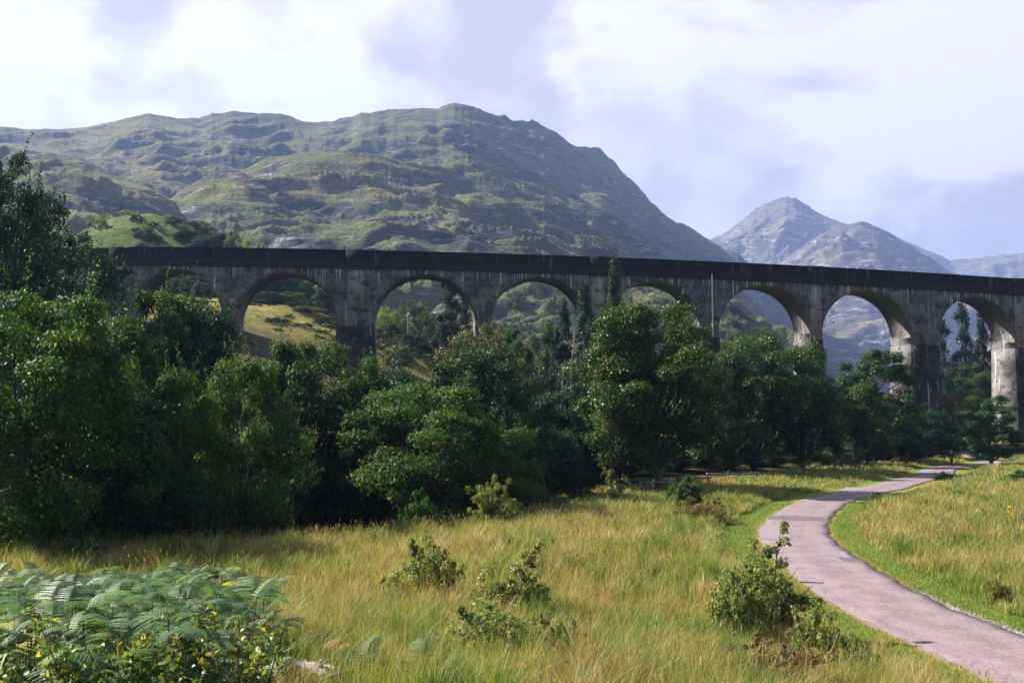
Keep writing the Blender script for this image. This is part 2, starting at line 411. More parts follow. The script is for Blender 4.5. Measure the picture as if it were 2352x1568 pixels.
def hill(name, sky, foot, r0, r1, umin, umax, nu, nt, mat, amp, seed, pw=1.0, ridge_r=None, back=.5, strat=1.0, conv=.0, fscale=150., cragamp=.17):
    """a real hill: grid over bearing and distance, whose crest stands at the skyline's bearing and height; it falls away behind"""
    u = np.linspace(umin, umax, nu)
    sk = np.array(sky, float)
    e1 = (976-np.interp(u, sk[:, 0], sk[:, 1]))/F
    e1 = e1*cP+(2.2*fbm(u/23., u*0+seed, seed, 4)+.8*fbm(u/6., u*0+seed, seed+3, 2))/F
    e0 = (976-foot)/F
    rr = r1 if ridge_r is None else np.interp(u, [q[0] for q in ridge_r], [q[1] for q in ridge_r])
    rr = np.broadcast_to(rr, u.shape).astype(float)
    kk = max(3, nu//14); rr = np.convolve(np.pad(rr, kk, mode='edge'), np.hanning(2*kk+1)/np.hanning(2*kk+1).sum(), 'valid')
    tt = np.concatenate([np.linspace(0, 1, nt), 1+np.linspace(0, back, max(10, nt//6))[1:]])
    T, U = np.meshgrid(tt, u, indexing='ij')
    RR = np.broadcast_to(rr, T.shape)
    r = np.where(T <= 1, r0+(RR-r0)*np.clip(T, 0, 1)**pw, RR+(T-1)*RR*.8)
    az = (U-1176)/F
    E1 = np.broadcast_to(e1, T.shape)
    prof = np.clip(T, 0, 1)
    prof = prof+conv*np.sin(prof*np.pi)*(1-prof)
    e = e0+(np.maximum(E1, e0-.01)-e0)*prof
    z = CAMZ+r*e
    zr = CAMZ+RR*E1
    z = np.where(T > 1, zr-(T-1)*RR*.33, z)
    x = az*r; y = r
    fade = sstep(0, .12, T)*(1-.68*sstep(.84, 1.0, T)*(1-sstep(1.0, 1.12, T)))
    wx_ = x+fscale*.5*fbm(x/(fscale*1.5), y/(fscale*1.5), seed+5, 3); wy_ = y+fscale*.5*fbm(x/(fscale*1.5), y/(fscale*1.5), seed+6, 3)
    ca, sa = math.cos(-.35), math.sin(-.35)
    xs = (wx_*ca-wy_*sa)/(fscale*2.3); ys = (wx_*sa+wy_*ca)/(fscale*.85)
    big = ridged(xs, ys, seed, 3, .45)
    craggy = sstep(-.05, .45, fbm(x/(fscale*.8), y/(fscale*.5), seed+31, 3)+.25*big)
    crag = ridged(x/(fscale*.22), y/(fscale*.16), seed+80, 4, .55)
    fine = fbm(x/(fscale*.16), y/(fscale*.12), seed+90, 3)
    dz = amp*(1.25*big+.6*fbm(x/(fscale*3), y/(fscale*3), seed+50, 3)+cragamp*craggy*crag+.05*fine)
    z = z+(dz-amp*.25)*fade
    o = link(name, npmesh(name, np.stack([x, y, z], -1).reshape(-1, 3), gridfaces(len(tt), nu), mat, True))
    tag(o, kind='structure')
    return dict(x=x, y=y, z=z, T=T, U=U)
SKY_MAIN = [(-500,330),(-200,290),(0,282),(70,283),(150,275),(250,262),(330,257),(440,258),(470,247),(520,243),(575,253),(640,255),(720,262),(800,257),(820,249),(870,246),(900,240),(960,234),(1000,236),(1040,228),(1070,234),(1110,244),(1160,257),(1215,268),(1250,275),(1285,298),(1310,318),(1345,327),(1385,340),(1420,370),(1445,400),(1470,420),(1500,455),(1530,485),(1560,505),(1590,525),(1630,545),(1660,562),(1690,585),(1712,603),(1751,667),(1771,706),(1786,742),(1804,764),(1828,783),(1860,850),(1920,960)]
H1 = hill('hill', SKY_MAIN, 945, 420, 1900, -450, 1900, 900, 330, M['hill'], 34, 11, 1.25, ridge_r=[(-500,1500),(600,1750),(1040,1650),(1150,1750),(1300,2050),(1700,2700),(1900,2900)], conv=.28)
SKY_MID = [(200,700),(300,560),(400,440),(480,395),(600,358),(690,346),(770,350),(850,352),(920,362),(1000,372),(1060,398),(1100,430),(1150,465),(1200,520),(1250,585),(1330,640),(1420,720),(1500,900)]
H2 = hill('hill', SKY_MID, 945, 400, 1150, 200, 1500, 520, 230, M['hill'], 26, 23, 1.2, ridge_r=[(200,1000),(850,980),(1060,1080),(1250,1450),(1500,1700)], conv=.25, fscale=110.)
SKY_LEFT = [(-500,300),(-100,326),(0,335),(90,330),(160,345),(250,390),(330,425),(400,470),(440,495),(470,520),(520,560),(620,640),(700,900)]
H3 = hill('hill', SKY_LEFT, 940, 380, 850, -450, 700, 420, 200, M['hill'], 22, 37, 1.2, conv=.2, fscale=95.)
SKY_WOOD = [(800,720),(880,690),(960,655),(1060,640),(1180,645),(1300,668),(1400,680),(1500,655),(1600,660),(1700,700),(1790,790),(1850,930)]
H4 = hill('hill', SKY_WOOD, 960, 330, 620, 780, 1880, 420, 150, M['hill'], 15, 41, 1.1, conv=.2, fscale=60.)
SKY_PEAK = [(1300,700),(1560,590),(1635,545),(1680,530),(1720,505),(1760,480),(1790,465),(1815,458),(1835,460),(1860,473),(1900,495),(1950,515),(2040,560),(2200,640),(2400,760)]
hill('mountain', SKY_PEAK, 960, 2600, 4700, 1300, 2420, 460, 200, M['peak'], 110, 61, 1.1, conv=.05, fscale=430., cragamp=.26)
SKY_FRONT = [(1600,760),(1700,690),(1815,600),(1870,560),(1940,525),(1990,515),(2020,525),(2060,545),(2100,570),(2160,600),(2215,630),(2300,690),(2420,780)]
hill('mountain', SKY_FRONT, 975, 2300, 3700, 1600, 2450, 420, 220, M['peak'], 90, 73, 1.1, conv=.1, fscale=340., cragamp=.28)
SKY_BACK = [(1800,560),(1950,522),(1990,515),(2040,525),(2080,545),(2130,570),(2160,580),(2190,596),(2240,592),(2290,585),(2330,582),(2352,582),(2500,560),(2800,600)]
hill('mountain', SKY_BACK, 970, 3900, 6200, 1800, 2800, 320, 120, M['peak'], 70, 83, 1.1, fscale=420.)
SKY_GLEN = [(1560,560),(1700,580),(1745,620),(1800,700),(1860,775),(1920,835),(1965,880),(2010,970),(2100,990)]
hill('glen_hillside', SKY_GLEN, 985, 1700, 2500, 1560, 2060, 240, 120, M['glen'], 30, 91, 1.1, fscale=160.)

# ------------------------------------------------------------------ leaves and trees
def unit(v): return v/(np.linalg.norm(v, axis=-1, keepdims=True)+1e-9)
def leaf_arrays(pos, nrm, length, width, droop=.3, fold=.25):
    """kite shaped folded leaves"""
    n = len(pos)
    r = unit(rng.normal(size=(n, 3))); d = unit(np.cross(nrm, r)); d[:, 2] -= droop; d = unit(d)
    s = unit(np.cross(nrm, d)); up = np.cross(d, s)
    L = np.broadcast_to(length, (n,))[:, None]; W = np.broadcast_to(width, (n,))[:, None]
    m = pos+d*L*.45+up*W*fold*-.5
    v = np.stack([pos, m+s*W*.5+up*W*fold, pos+d*L, m-s*W*.5+up*W*fold], 1).reshape(-1, 3)
    f = np.arange(n*4).reshape(n, 4)
    tint = np.repeat(rng.random(n), 4)
    return v, f, tint
def clump_leaves(C, R, per, flat=.7, up=.55, jit=.5):
    """leaf positions and normals in clumps; C (k,3) centres, R (k,3) radii"""
    k = len(C); idx = np.repeat(np.arange(k), per); n = len(idx)
    d = unit(rng.normal(size=(n, 3))); d[:, 2] = np.where((d[:, 2] < 0) & (rng.random(n) < .45), -d[:, 2], d[:, 2])
    rad = (.32+.68*rng.random(n)**.5)*np.where(rng.random(n) < .18, rng.uniform(1., 1.35, n), 1)
    rad = rad*(1+.22*noise2(d[:, 0]*2.3+idx*3.7, d[:, 1]*2.3+d[:, 2]*1.7, 5))
    pos = C[idx]+d*R[idx]*rad[:, None]
    nrm = unit(d*.75+np.array([0, 0, up])+rng.normal(0, jit, (n, 3)))
    return pos, nrm
def build_tree(name, seed, H, R, lo, nclump, per, cr, leaf, mat, bark='bark', prof=None, flat=.75, trunk_r=None, lobes=5, lobe_amp=.28, multi=1, inner=.45, droop=.3, vertical=1.0, bare_top=0, limbs=True, spray=0):
    """returns (crown mesh, trunk mesh, H, R): trunk and limbs reaching every clump of leaves"""
    global rng
    keep = rng; rng = np.random.default_rng(seed)
    prof = prof or (lambda h: np.sqrt(np.clip(1-((h-.42)/.6)**2, 0, 1)))
    h = lo+(1-lo)*rng.random(nclump*3)
    w = prof((h-lo)/(1-lo))
    sel = rng.random(len(h)) < (w+.08)**1.4; h = h[sel][:nclump]; w = w[sel][:nclump]; k = len(h)
    th = rng.random(k)*2*np.pi
    ph = rng.random(6)*6.28
    lob = 1+lobe_amp*np.sin(lobes*th+ph[0]+h*5)*.6+lobe_amp*np.sin((lobes-2)*th+ph[1]-h*9)*.6
    rad = inner+(1-inner)*rng.random(k)**.55
    C = np.stack([np.cos(th)*w*R*rad*lob, np.sin(th)*w*R*rad*lob, h*H*(1+0*th)], -1)
    C[:, 2] += rng.normal(0, .03*H, k)*(1 if vertical == 1 else .4)
    cs = cr*rng.uniform(.6, 1.35, k)*(.7+.3*w)
    C[:, 2] = np.minimum(C[:, 2], H-cs*flat*vertical*.8)
    RR = np.stack([cs, cs, cs*flat*vertical], -1)
    pos, nrm = clump_leaves(C, RR, per)
    if spray:
        # young shoots that stick out of the crown
        top = np.argsort(-(C[:, 2]/H+rad*.3))[:spray]
        sp = []; 
        for i in top:
            d = unit(np.array([rng.normal(0, .5), rng.normal(0, .5), 1.1])); L = rng.uniform(.7, 1.7)*cr
            q = C[i]+d*(RR[i]*.6)+d*np.linspace(0, L, 34)[:, None]+rng.normal(0, .07*cr, (34, 3)); sp.append(q)
        sp = np.concatenate(sp); pos = np.vstack([pos, sp]); nrm = np.vstack([nrm, unit(rng.normal(0, .7, sp.shape)+[0, 0, .6])])
    ns = int(k*2.2); ii = rng.integers(0, k, ns); od = unit(C[ii]*np.array([1, 1, 0])/R+rng.normal(0, .45, (ns, 3))+np.array([0, 0, .45]))
    L_ = rng.uniform(.3, .95, ns)*cr; st_ = C[ii]+od*RR[ii]*.75; q_ = np.linspace(0, 1, 20)
    sh = (st_[:, None]+od[:, None]*(L_[:, None]*q_)[..., None]+rng.normal(0, .085*cr, (ns, 20, 3))*(1.15-q_)[None, :, None]).reshape(-1, 3)
    pos = np.vstack([pos, sh]); nrm = np.vstack([nrm, unit(rng.normal(0, .6, sh.shape)+[0, 0, .6])])
    keepm = pos[:, 2] > .05*H*lo+.02
    pos, nrm = pos[keepm], nrm[keepm]
    n = len(pos)
    ll = leaf*rng.uniform(.65, 1.25, n)
    v, f, tint = leaf_arrays(pos, nrm, ll, ll*.72, droop)
    crown = npmesh(name+'_crown', v, f, M[mat] if isinstance(mat, str) else mat, False, {'tint': ('FLOAT', tint)})
    # wood
    tr = trunk_r or H*.018
    mb = MB()
    for q in range(multi):
        a0 = rng.random()*6.28; off = (0 if multi == 1 else .03*H)
        bend = rng.normal(0, .018*H, (5, 2)); bend[0] = 0
        zz = np.array([-.03, .1, .3, .55, .86])*H
        px_ = off*math.cos(a0)*np.array([1, 1.2, 1.8, 3, 4])+np.cumsum(bend[:, 0])*.6
        py_ = off*math.sin(a0)*np.array([1, 1.2, 1.8, 3, 4])+np.cumsum(bend[:, 1])*.6
        tp = np.stack([px_, py_, zz], -1)
        tpf = catmull(tp, 5); rads = np.interp(tpf[:, 2]/H, [-.03, .02, .1, .5, .9], [1.7, 1.25, 1, .55, .12])*tr/(1 if multi == 1 else 1.6)
        mb.tube(tpf, rads, 8)
        if limbs:
            mine = np.arange(k)[q::multi]
            for i in mine:
                zt = max(lo*H*.45, C[i, 2]-(.18+.25*rng.random())*H*(1+.5*(vertical > 1)))
                zt = min(zt, .82*H)
                b = np.array([np.interp(zt, tpf[:, 2], tpf[:, 0]), np.interp(zt, tpf[:, 2], tpf[:, 1]), zt])
                mid = b*.45+C[i]*.55+np.array([rng.normal(0, .03*R), rng.normal(0, .03*R), .12*(C[i, 2]-zt)])
                pth = np.array([b, b*.7+mid*.3+rng.normal(0, .02*R, 3), mid, mid*.45+C[i]*.55+rng.normal(0, .02*R, 3), C[i]])
                r0 = tr*.34*(1-.6*zt/H)
                mb.tube(pth, np.array([1, .8, .6, .4, .18])*r0, 5, False)
                for _ in range(2):
                    e = C[i]+unit(rng.normal(size=3)+[0, 0, .4])*RR[i]*.85
                    mb.tube([mid, (mid+e)/2+rng.normal(0, .03*R, 3), e], np.array([.35, .22, .09])*r0, 4, False)
    trunk = mb.mesh(name+'_trunk', M[bark] if isinstance(bark, str) else bark, True)
    rng = keep
    return dict(crown=crown, trunk=trunk, H=H, R=R)
col_prof = lambda h: np.clip(np.minimum(.25+2.2*h, 1.15*(1.02-h)**.55), 0, 1)
cone_prof = lambda h: np.clip(np.minimum(.5+2.5*h, 1.05*(1.03-h)**.8), 0, 1)
low_prof = lambda h: np.sqrt(np.clip(1-((h-.25)/.78)**2, 0, 1))
oak_prof = lambda h: np.clip(1-np.abs((h-.5)/.56)**3.2, 0, 1)**.6
T = {}
T['alder_a'] = build_tree('alder', 101, 10, 4.3, .04, 100, 820, 1.2, .15, 'alder', prof=low_prof, multi=3, spray=36, flat=.58, inner=.55)
T['alder_b'] = build_tree('alder', 102, 9, 4.0, .05, 90, 820, 1.15, .145, 'alder', prof=low_prof, multi=4, spray=30, lobes=4, lobe_amp=.38, flat=.55, inner=.55)
T['alder_c'] = build_tree('alder', 103, 11, 3.6, .06, 90, 800, 1.1, .15, 'alder', multi=2, spray=26, lobes=6, flat=.6, inner=.5)
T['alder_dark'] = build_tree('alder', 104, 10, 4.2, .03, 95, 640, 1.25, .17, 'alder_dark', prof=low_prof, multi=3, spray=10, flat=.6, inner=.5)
T['oak_a'] = build_tree('oak', 201, 15, 5.6, .19, 130, 860, 1.35, .20, 'oak', trunk_r=.34, lobes=5, lobe_amp=.34, inner=.3, spray=26, flat=.6, prof=oak_prof)
T['oak_b'] = build_tree('oak', 202, 14, 5.2, .15, 88, 820, 1.45, .21, 'oak', trunk_r=.32, lobes=4, lobe_amp=.38, spray=16, flat=.55)
T['oak_c'] = build_tree('oak', 203, 14, 4.8, .13, 84, 780, 1.4, .21, 'oak', trunk_r=.3, lobes=6, lobe_amp=.3, flat=.58)
T['poplar_a'] = build_tree('poplar', 301, 26, 2.4, .05, 130, 300, .85, .26, 'poplar', prof=col_prof, vertical=2.6, lobes=4, trunk_r=.3, spray=16, inner=.4)
T['poplar_b'] = build_tree('poplar', 302, 24, 3.4, .06, 110, 240, .9, .28, 'poplar', prof=cone_prof, vertical=1.9, lobes=5, lobe_amp=.4, trunk_r=.3, spray=14, inner=.5)
T['birch_a'] = build_tree('birch', 401, 12, 3.6, .12, 120, 330, .85, .17, 'birch', bark='birchbark', trunk_r=.15, droop=.9, spray=22, lobe_amp=.38)
T['birch_b'] = build_tree('birch', 402, 9, 3.4, .06, 100, 300, .85, .18, 'birch', bark='birchbark', prof=low_prof, multi=2, droop=.8, lobe_amp=.34, spray=12)
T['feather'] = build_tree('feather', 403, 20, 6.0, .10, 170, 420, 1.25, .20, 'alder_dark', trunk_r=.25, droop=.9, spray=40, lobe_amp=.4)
T['willow'] = build_tree('willow', 404, 7, 3.0, .05, 90, 300, .75, .15, 'willow', prof=low_prof, multi=3, droop=.5, spray=20)
T['shrub'] = build_tree('shrub', 405, 4, 2.6, .04, 60, 220, .7, .16, 'alder_dark', prof=low_prof, multi=3)
T['gorse'] = build_tree('gorse', 406, 4, 3.0, .02, 60, 240, .75, .14, 'gold', prof=low_prof, multi=3, limbs=False)
T['hilltree'] = build_tree('hilltree', 407, 8, 3.2, .05, 26, 40, 1.1, .55, 'hilltree', bark='birchbark', limbs=False)
T['hilltree_b'] = build_tree('hilltree', 408, 6, 3.4, .03, 26, 40, 1.1, .55, 'hilltree', prof=low_prof, limbs=False)

PLACED = []
def place(name, proto, xyz, H, R, label, cat='tree', group=None, trunk='trunk', crown='crown', rz=None):
    p = T[proto]
    o = empty(name, xyz, label, cat, group, rng.random()*6.28 if rz is None else rz)
    o.scale = (R/p['R'], R/p['R'], H/p['H'])
    if p['trunk']: link(trunk, p['trunk'], o)
    link(crown, p['crown'], o)
    return o
def tree(name, proto, u, vtop, Y, hw, label, cat='tree', group=None, base=None, sink=0.0, **kw):
    """a tree whose top shows at pixel (u, vtop), standing Y metres ahead"""
    top = at(u, vtop, Y)
    g = gz(top[0], Y) if base is None else base
    H = top[2]-g+sink
    return place(name, proto, (top[0], Y, g-sink), H, hw*Y/F*1.0, label, cat, group, **kw)
W = 'trees along the river'
# left foreground, by the river
tree('alder_tree', 'alder_a', 95, 668, 38, 225, 'tall alder with sunlit pale shoots at its top, leftmost of the near trees', group=W)
tree('alder_tree', 'alder_c', 235, 728, 43, 140, 'sunlit alder with loose top beside the viaduct end pillar', group=W)
tree('birch_tree', 'feather', 22, 366, 62, 150, 'dark feathery birch, tallest tree at the left edge', group=W)
tree('birch_tree', 'feather', 192, 545, 78, 128, 'dark leafy birch hiding the left end of the viaduct', group=W)
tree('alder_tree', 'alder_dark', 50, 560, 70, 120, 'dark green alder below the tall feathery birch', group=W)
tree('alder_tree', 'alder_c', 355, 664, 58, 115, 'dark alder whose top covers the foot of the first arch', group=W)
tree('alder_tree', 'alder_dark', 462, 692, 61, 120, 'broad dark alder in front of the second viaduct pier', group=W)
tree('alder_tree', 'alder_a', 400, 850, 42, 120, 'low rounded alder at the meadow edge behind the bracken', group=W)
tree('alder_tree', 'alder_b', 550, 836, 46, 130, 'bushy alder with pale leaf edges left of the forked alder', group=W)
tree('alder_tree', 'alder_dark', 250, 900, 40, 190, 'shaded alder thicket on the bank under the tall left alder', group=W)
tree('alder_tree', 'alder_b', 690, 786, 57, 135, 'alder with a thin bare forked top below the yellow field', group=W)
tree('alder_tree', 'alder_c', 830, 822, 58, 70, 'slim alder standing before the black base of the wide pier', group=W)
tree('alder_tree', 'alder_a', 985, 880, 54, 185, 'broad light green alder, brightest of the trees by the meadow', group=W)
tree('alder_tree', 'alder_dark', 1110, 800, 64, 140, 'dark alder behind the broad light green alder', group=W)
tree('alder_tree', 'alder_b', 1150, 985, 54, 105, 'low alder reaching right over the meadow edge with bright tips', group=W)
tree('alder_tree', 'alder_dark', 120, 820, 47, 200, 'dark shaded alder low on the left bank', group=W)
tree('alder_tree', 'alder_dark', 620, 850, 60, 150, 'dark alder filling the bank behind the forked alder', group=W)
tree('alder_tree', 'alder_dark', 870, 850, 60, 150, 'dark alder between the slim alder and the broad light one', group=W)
# middle, behind the meadow
tree('alder_tree', 'alder_dark', 1270, 900, 78, 120, 'dark alder beside the bleached dead tree', group=W)
tree('alder_tree', 'alder_dark', 1370, 930, 84, 110, 'dark alder in the shade left of the big oak', group=W)
tree('birch_tree', 'birch_b', 1095, 748, 112, 82, 'olive green birch in front of the pier between third and fourth arches')
tree('birch_tree', 'birch_b', 1190, 820, 108, 70, 'grey green birch right of the olive birch before the viaduct')
tree('alder_tree', 'alder_c', 1245, 742, 118, 48, 'narrow dark green tree under the fourth arch')
tree('alder_tree', 'alder_c', 1185, 755, 120, 42, 'small bluish green tree under the fourth arch beside a narrow tree')
tree('poplar_tree', 'poplar_a', 1342, 655, 132, 27, 'middle of three slim poplars standing close to the viaduct', group='slim poplars before the viaduct')
tree('poplar_tree', 'poplar_a', 1412, 600, 136, 27, 'tallest slim poplar, its tip reaching the viaduct parapet', group='slim poplars before the viaduct')
tree('poplar_tree', 'poplar_a', 1292, 692, 128, 26, 'shortest slim poplar, leftmost of the three before the viaduct', group='slim poplars before the viaduct')
tree('poplar_tree', 'poplar_b', 1365, 735, 122, 60, 'dark poplar mass under the pale pier panel')
tree('poplar_tree', 'poplar_b', 1290, 790, 110, 62, 'dense dark tree below the shortest slim poplar')
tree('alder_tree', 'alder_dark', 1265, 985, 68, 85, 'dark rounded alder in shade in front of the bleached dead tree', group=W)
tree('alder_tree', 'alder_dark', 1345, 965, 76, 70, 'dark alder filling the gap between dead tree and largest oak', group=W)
# oaks by the road
OK_ = 'oaks beside the road'
tree('oak_tree', 'oak_a', 1500, 708, 72, 150, 'largest oak, its yellow tipped crown rising in front of the viaduct', group=OK_, rz=.6)
tree('oak_tree', 'oak_b', 1420, 760, 76, 75, 'oak crowding the left side of the largest oak', group=OK_)
tree('oak_tree', 'oak_b', 1725, 768, 98, 105, 'dark oak just right of the largest oak', group=OK_)
tree('oak_tree', 'oak_c', 1650, 800, 92, 85, 'dark oak below the white drainpipe', group=OK_)
tree('oak_tree', 'oak_b', 1838, 792, 100, 88, 'oak with sunlit crown top under the sixth arch', group=OK_)
tree('oak_tree', 'oak_c', 2008, 800, 122, 82, 'tall oak with rounded dark top left of the wide right pier', group=OK_)
tree('oak_tree', 'oak_c', 1985, 880, 112, 62, 'lower lighter oak in front of the tall round topped oak', group=OK_)
tree('oak_tree', 'oak_c', 1915, 900, 112, 58, 'shaded oak above the pale plank rail', group=OK_)
tree('willow_tree', 'willow', 1925, 1000, 106, 42, 'pale grey green willow behind the plank rail')
tree('alder_tree', 'alder_dark', 2125, 945, 135, 70, 'dark alder before the wide right pier', group='trees at the far end of the road')
tree('alder_tree', 'alder_dark', 2070, 985, 124, 55, 'small dark alder left of the walker', group='trees at the far end of the road')
tree('oak_tree', 'oak_c', 2270, 905, 116, 58, 'dark tree on the right of the road end with thin trunks', group='trees at the far end of the road')
tree('alder_tree', 'alder_dark', 2180, 965, 152, 45, 'dark alder behind the walker', group='trees at the far end of the road')
tree('birch_tree', 'birch_a', 2215, 900, 160, 48, 'yellowish birch before the rightmost arch')
tree('birch_tree', 'birch_b', 2140, 945, 158, 46, 'olive birch at the foot of the wide right pier')
# dark understorey closing the gaps
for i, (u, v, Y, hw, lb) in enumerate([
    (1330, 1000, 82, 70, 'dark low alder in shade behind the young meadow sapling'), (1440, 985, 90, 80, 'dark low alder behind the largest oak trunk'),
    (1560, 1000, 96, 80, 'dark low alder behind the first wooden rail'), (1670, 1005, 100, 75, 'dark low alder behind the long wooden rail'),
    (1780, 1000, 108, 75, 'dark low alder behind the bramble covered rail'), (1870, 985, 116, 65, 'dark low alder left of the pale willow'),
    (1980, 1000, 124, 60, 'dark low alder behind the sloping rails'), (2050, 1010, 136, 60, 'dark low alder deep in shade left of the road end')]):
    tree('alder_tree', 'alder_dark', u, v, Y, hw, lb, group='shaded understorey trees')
# behind the viaduct
tree('poplar_tree', 'poplar_b', 1030, 632, 182, 46, 'open branched poplar filling the right half of the third arch', group='poplars behind the viaduct')
tree('poplar_tree', 'poplar_b', 1072, 668, 186, 34, 'second poplar behind the third arch, close to the pier', group='poplars behind the viaduct')
for u, v, lb in ((2163, 738, 'shortest poplar seen through the rightmost arch'), (2208, 700, 'middle poplar seen through the rightmost arch'), (2258, 700, 'broad poplar by the right pier in the rightmost arch')):
    tree('poplar_tree', 'poplar_b', u, v, 225, 36, lb, group='poplars behind the viaduct')
for u, v, Y, hw, pr, lb in (
    (2175, 845, 205, 40, 'alder_dark', 'dark wood edge tree under the poplars of the rightmost arch'), (2235, 838, 210, 50, 'alder_c', 'bright green tree under the poplars of the rightmost arch'),
    (2290, 860, 214, 40, 'alder_dark', 'dark tree beside the rightmost pier behind the viaduct'), (2145, 900, 200, 40, 'alder_dark', 'dark tree right behind the wide right pier'),
    (705, 705, 196, 36, 'birch_b', 'pale birch on the edge of the yellow field'), (752, 728, 190, 34, 'birch_b', 'pale birch beside the wide pier in the second arch'),
    (640, 758, 178, 24, 'birch_b', 'small grey birch low in the yellow field'), (598, 775, 172, 22, 'birch_b', 'small grey bush at the pier foot in the yellow field'),
    (790, 775, 172, 45, 'birch_b', 'pale birch behind the black base of the wide pier'), (745, 790, 168, 45, 'birch_b', 'olive birch low behind the second arch'),
    (890, 705, 200, 42, 'gorse', 'yellow green thicket in the left of the third arch'), (955, 690, 206, 40, 'birch_b', 'yellowish birch behind the utility pole'),
    (985, 715, 202, 30, 'birch_b', 'olive birch between the utility pole and the open poplar'), (900, 745, 192, 40, 'shrub', 'dark green thicket below the yellow green thicket'),
    (950, 765, 180, 32, 'shrub', 'rounded blue green bush beside the utility pole'), (880, 780, 176, 34, 'birch_b', 'straw coloured birch beside the wide pier in the third arch'),
    (915, 790, 165, 30, 'birch_b', 'pale olive birch low in the third arch'),
    (455, 672, 110, 32, 'willow', 'grey green willow in the first arch')):
    tree('birch_tree' if 'birch' in pr else 'bush' if pr in ('shrub', 'gorse') else 'willow_tree' if pr == 'willow' else 'alder_tree', pr, u, v, Y, hw, lb, 'bush' if pr in ('shrub', 'gorse') else 'tree')
# dark wood on the hillock behind the first two arches
k = 0
for u, v, Y, hw in ((352,636,205,36),(398,630,208,36),(440,636,206,34),(478,652,204,30),(330,640,235,40),(380,625,240,38),(430,622,246,40),(470,640,238,36),(510,650,232,34),(560,640,240,36),(600,635,246,38),(640,628,250,36),(680,632,252,38),(720,640,248,36),(750,660,240,30),(395,665,222,34),(440,690,218,36),(350,690,215,36),(620,670,228,34),(670,672,230,34),(700,690,226,28),(560,680,222,30),(590,700,218,24)):
    tree('alder_tree', ('alder_dark', 'alder_c', 'alder_dark')[k % 3], u, v, Y, hw, 'dark tree of the wood seen through the first two arches', 'tree', 'dark wood behind the first two arches'); k += 1
for u, v, Y, hw, pr, lb in ((455,508,275,26,'birch_b','pale birch on top of the green hillock'),(478,520,272,20,'birch_b','lower birch right of the hillock top birch'),(430,530,262,30,'alder_dark','dark bush on the face of the green hillock'),(500,535,262,28,'alder_dark','dark tree on the shoulder of the green hillock'),(535,530,258,20,'birch_b','yellowish birch above the parapet on the hillock shoulder'),(465,545,256,30,'alder_dark','dark tree at the parapet below the hillock birch'),(575,548,250,22,'gorse','golden green bush just above the parapet'),(600,557,250,16,'gorse','small golden bush above the parapet, rightmost on the hillock'),(350,545,258,24,'shrub','dark green shrub low on the green hillock')):
    tree('birch_tree' if 'birch' in pr else 'bush' if pr in ('shrub', 'gorse') else 'alder_tree', pr, u, v, Y, hw, lb, 'bush' if pr in ('shrub', 'gorse') else 'tree')
rk = np.random.default_rng(88)
for i in range(46):
    x = rk.uniform(-128, -58); y = rk.uniform(238, 282); h = rk.uniform(.8, 2.2)
    place('bush', 'shrub' if i % 3 else 'gorse', (x, y, gz(x, y)-.1), h, h*rk.uniform(.8, 1.5), 'low bush on the grassy face of the green hillock', 'bush', 'low bushes on the green hillock', rz=rk.random()*6.28)
for i in range(30):
    x = rk.uniform(-58, -30); y = rk.uniform(160, 205); h = rk.uniform(.4, 1.1)
    place('bush', 'shrub', (x, y, gz(x, y)-.1), h, h*rk.uniform(1.0, 2.2), 'small green bush dotted over the yellow field behind the viaduct', 'bush', 'small bushes in the yellow field', rz=rk.random()*6.28)
# birches scattered over the lower hill
def scatter(Hd, n, umin, umax, tmin, tmax, hmin, hmax, label, group, seed, thr=.0, nscale=70.):
    r = np.random.default_rng(seed); nt_, nu_ = Hd['x'].shape; c = 0; tries = 0
    while c < n and tries < n*40:
        tries += 1
        i = r.integers(0, nt_); j = r.integers(0, nu_)
        if not (tmin <= Hd['T'][i, j] <= tmax and umin <= Hd['U'][i, j] <= umax): continue
        x, y, z = Hd['x'][i, j], Hd['y'][i, j], Hd['z'][i, j]
        if fbm(np.array([x/nscale]), np.array([y/nscale]), 77, 3)[0] < thr: continue
        h = r.uniform(hmin, hmax)
        place('birch_tree', ('hilltree', 'hilltree_b')[c % 2], (x, y, z-.4), h, h*r.uniform(.38, .6), label, 'tree', group, rz=r.random()*6.28); c += 1
scatter(H4, 150, 850, 1780, .12, .97, 4, 8, 'small birch growing on the wooded slope seen through the middle arches', 'birches on the wooded slope', 5, -.1)
scatter(H2, 75, 500, 1100, .12, .45, 4, 7.5, 'small birch scattered over the lower heather hill above the viaduct', 'birches on the heather hill', 6, .05)
scatter(H3, 22, 130, 560, .3, .7, 4, 6.5, 'small birch at the foot of the left hill shoulder', 'birches on the left shoulder', 8, .0)

# ------------------------------------------------------------------ viaduct
def slope(X): return .044+(.277-.044)*np.clip((X+60)/152, -.4, 1.6)
XS = np.linspace(-130, 190, 3201)
YS = 150+np.cumsum(slope(XS))*(XS[1]-XS[0]); YS += 150-np.interp(-60, XS, YS)
SS = np.concatenate([[0], np.cumsum(np.hypot(np.diff(XS), np.diff(YS)))])
def vY(X): return np.interp(X, XS, YS)
def Xu(u):
    Xc = XS-(np.asarray(u, float)[..., None]-1176)/F*YS*1.0067
    return np.array([np.interp(0, c, XS) for c in np.atleast_2d(Xc)])
def xu(u): return float(Xu(np.array([u]))[0])
def zv(u, v):
    X = xu(u); t_ = vY(X)*1.0067; b = (784-v)/F
    t_ = vY(X)/(cP-b*sP)
    return CAMZ+t_*(sP+b*cP)
TOPU = [250, 600, 815, 1100, 1370, 1630, 1870, 2120, 2352]; TOPV = [568, 569, 573, 581, 590, 601, 613, 626.5, 640]
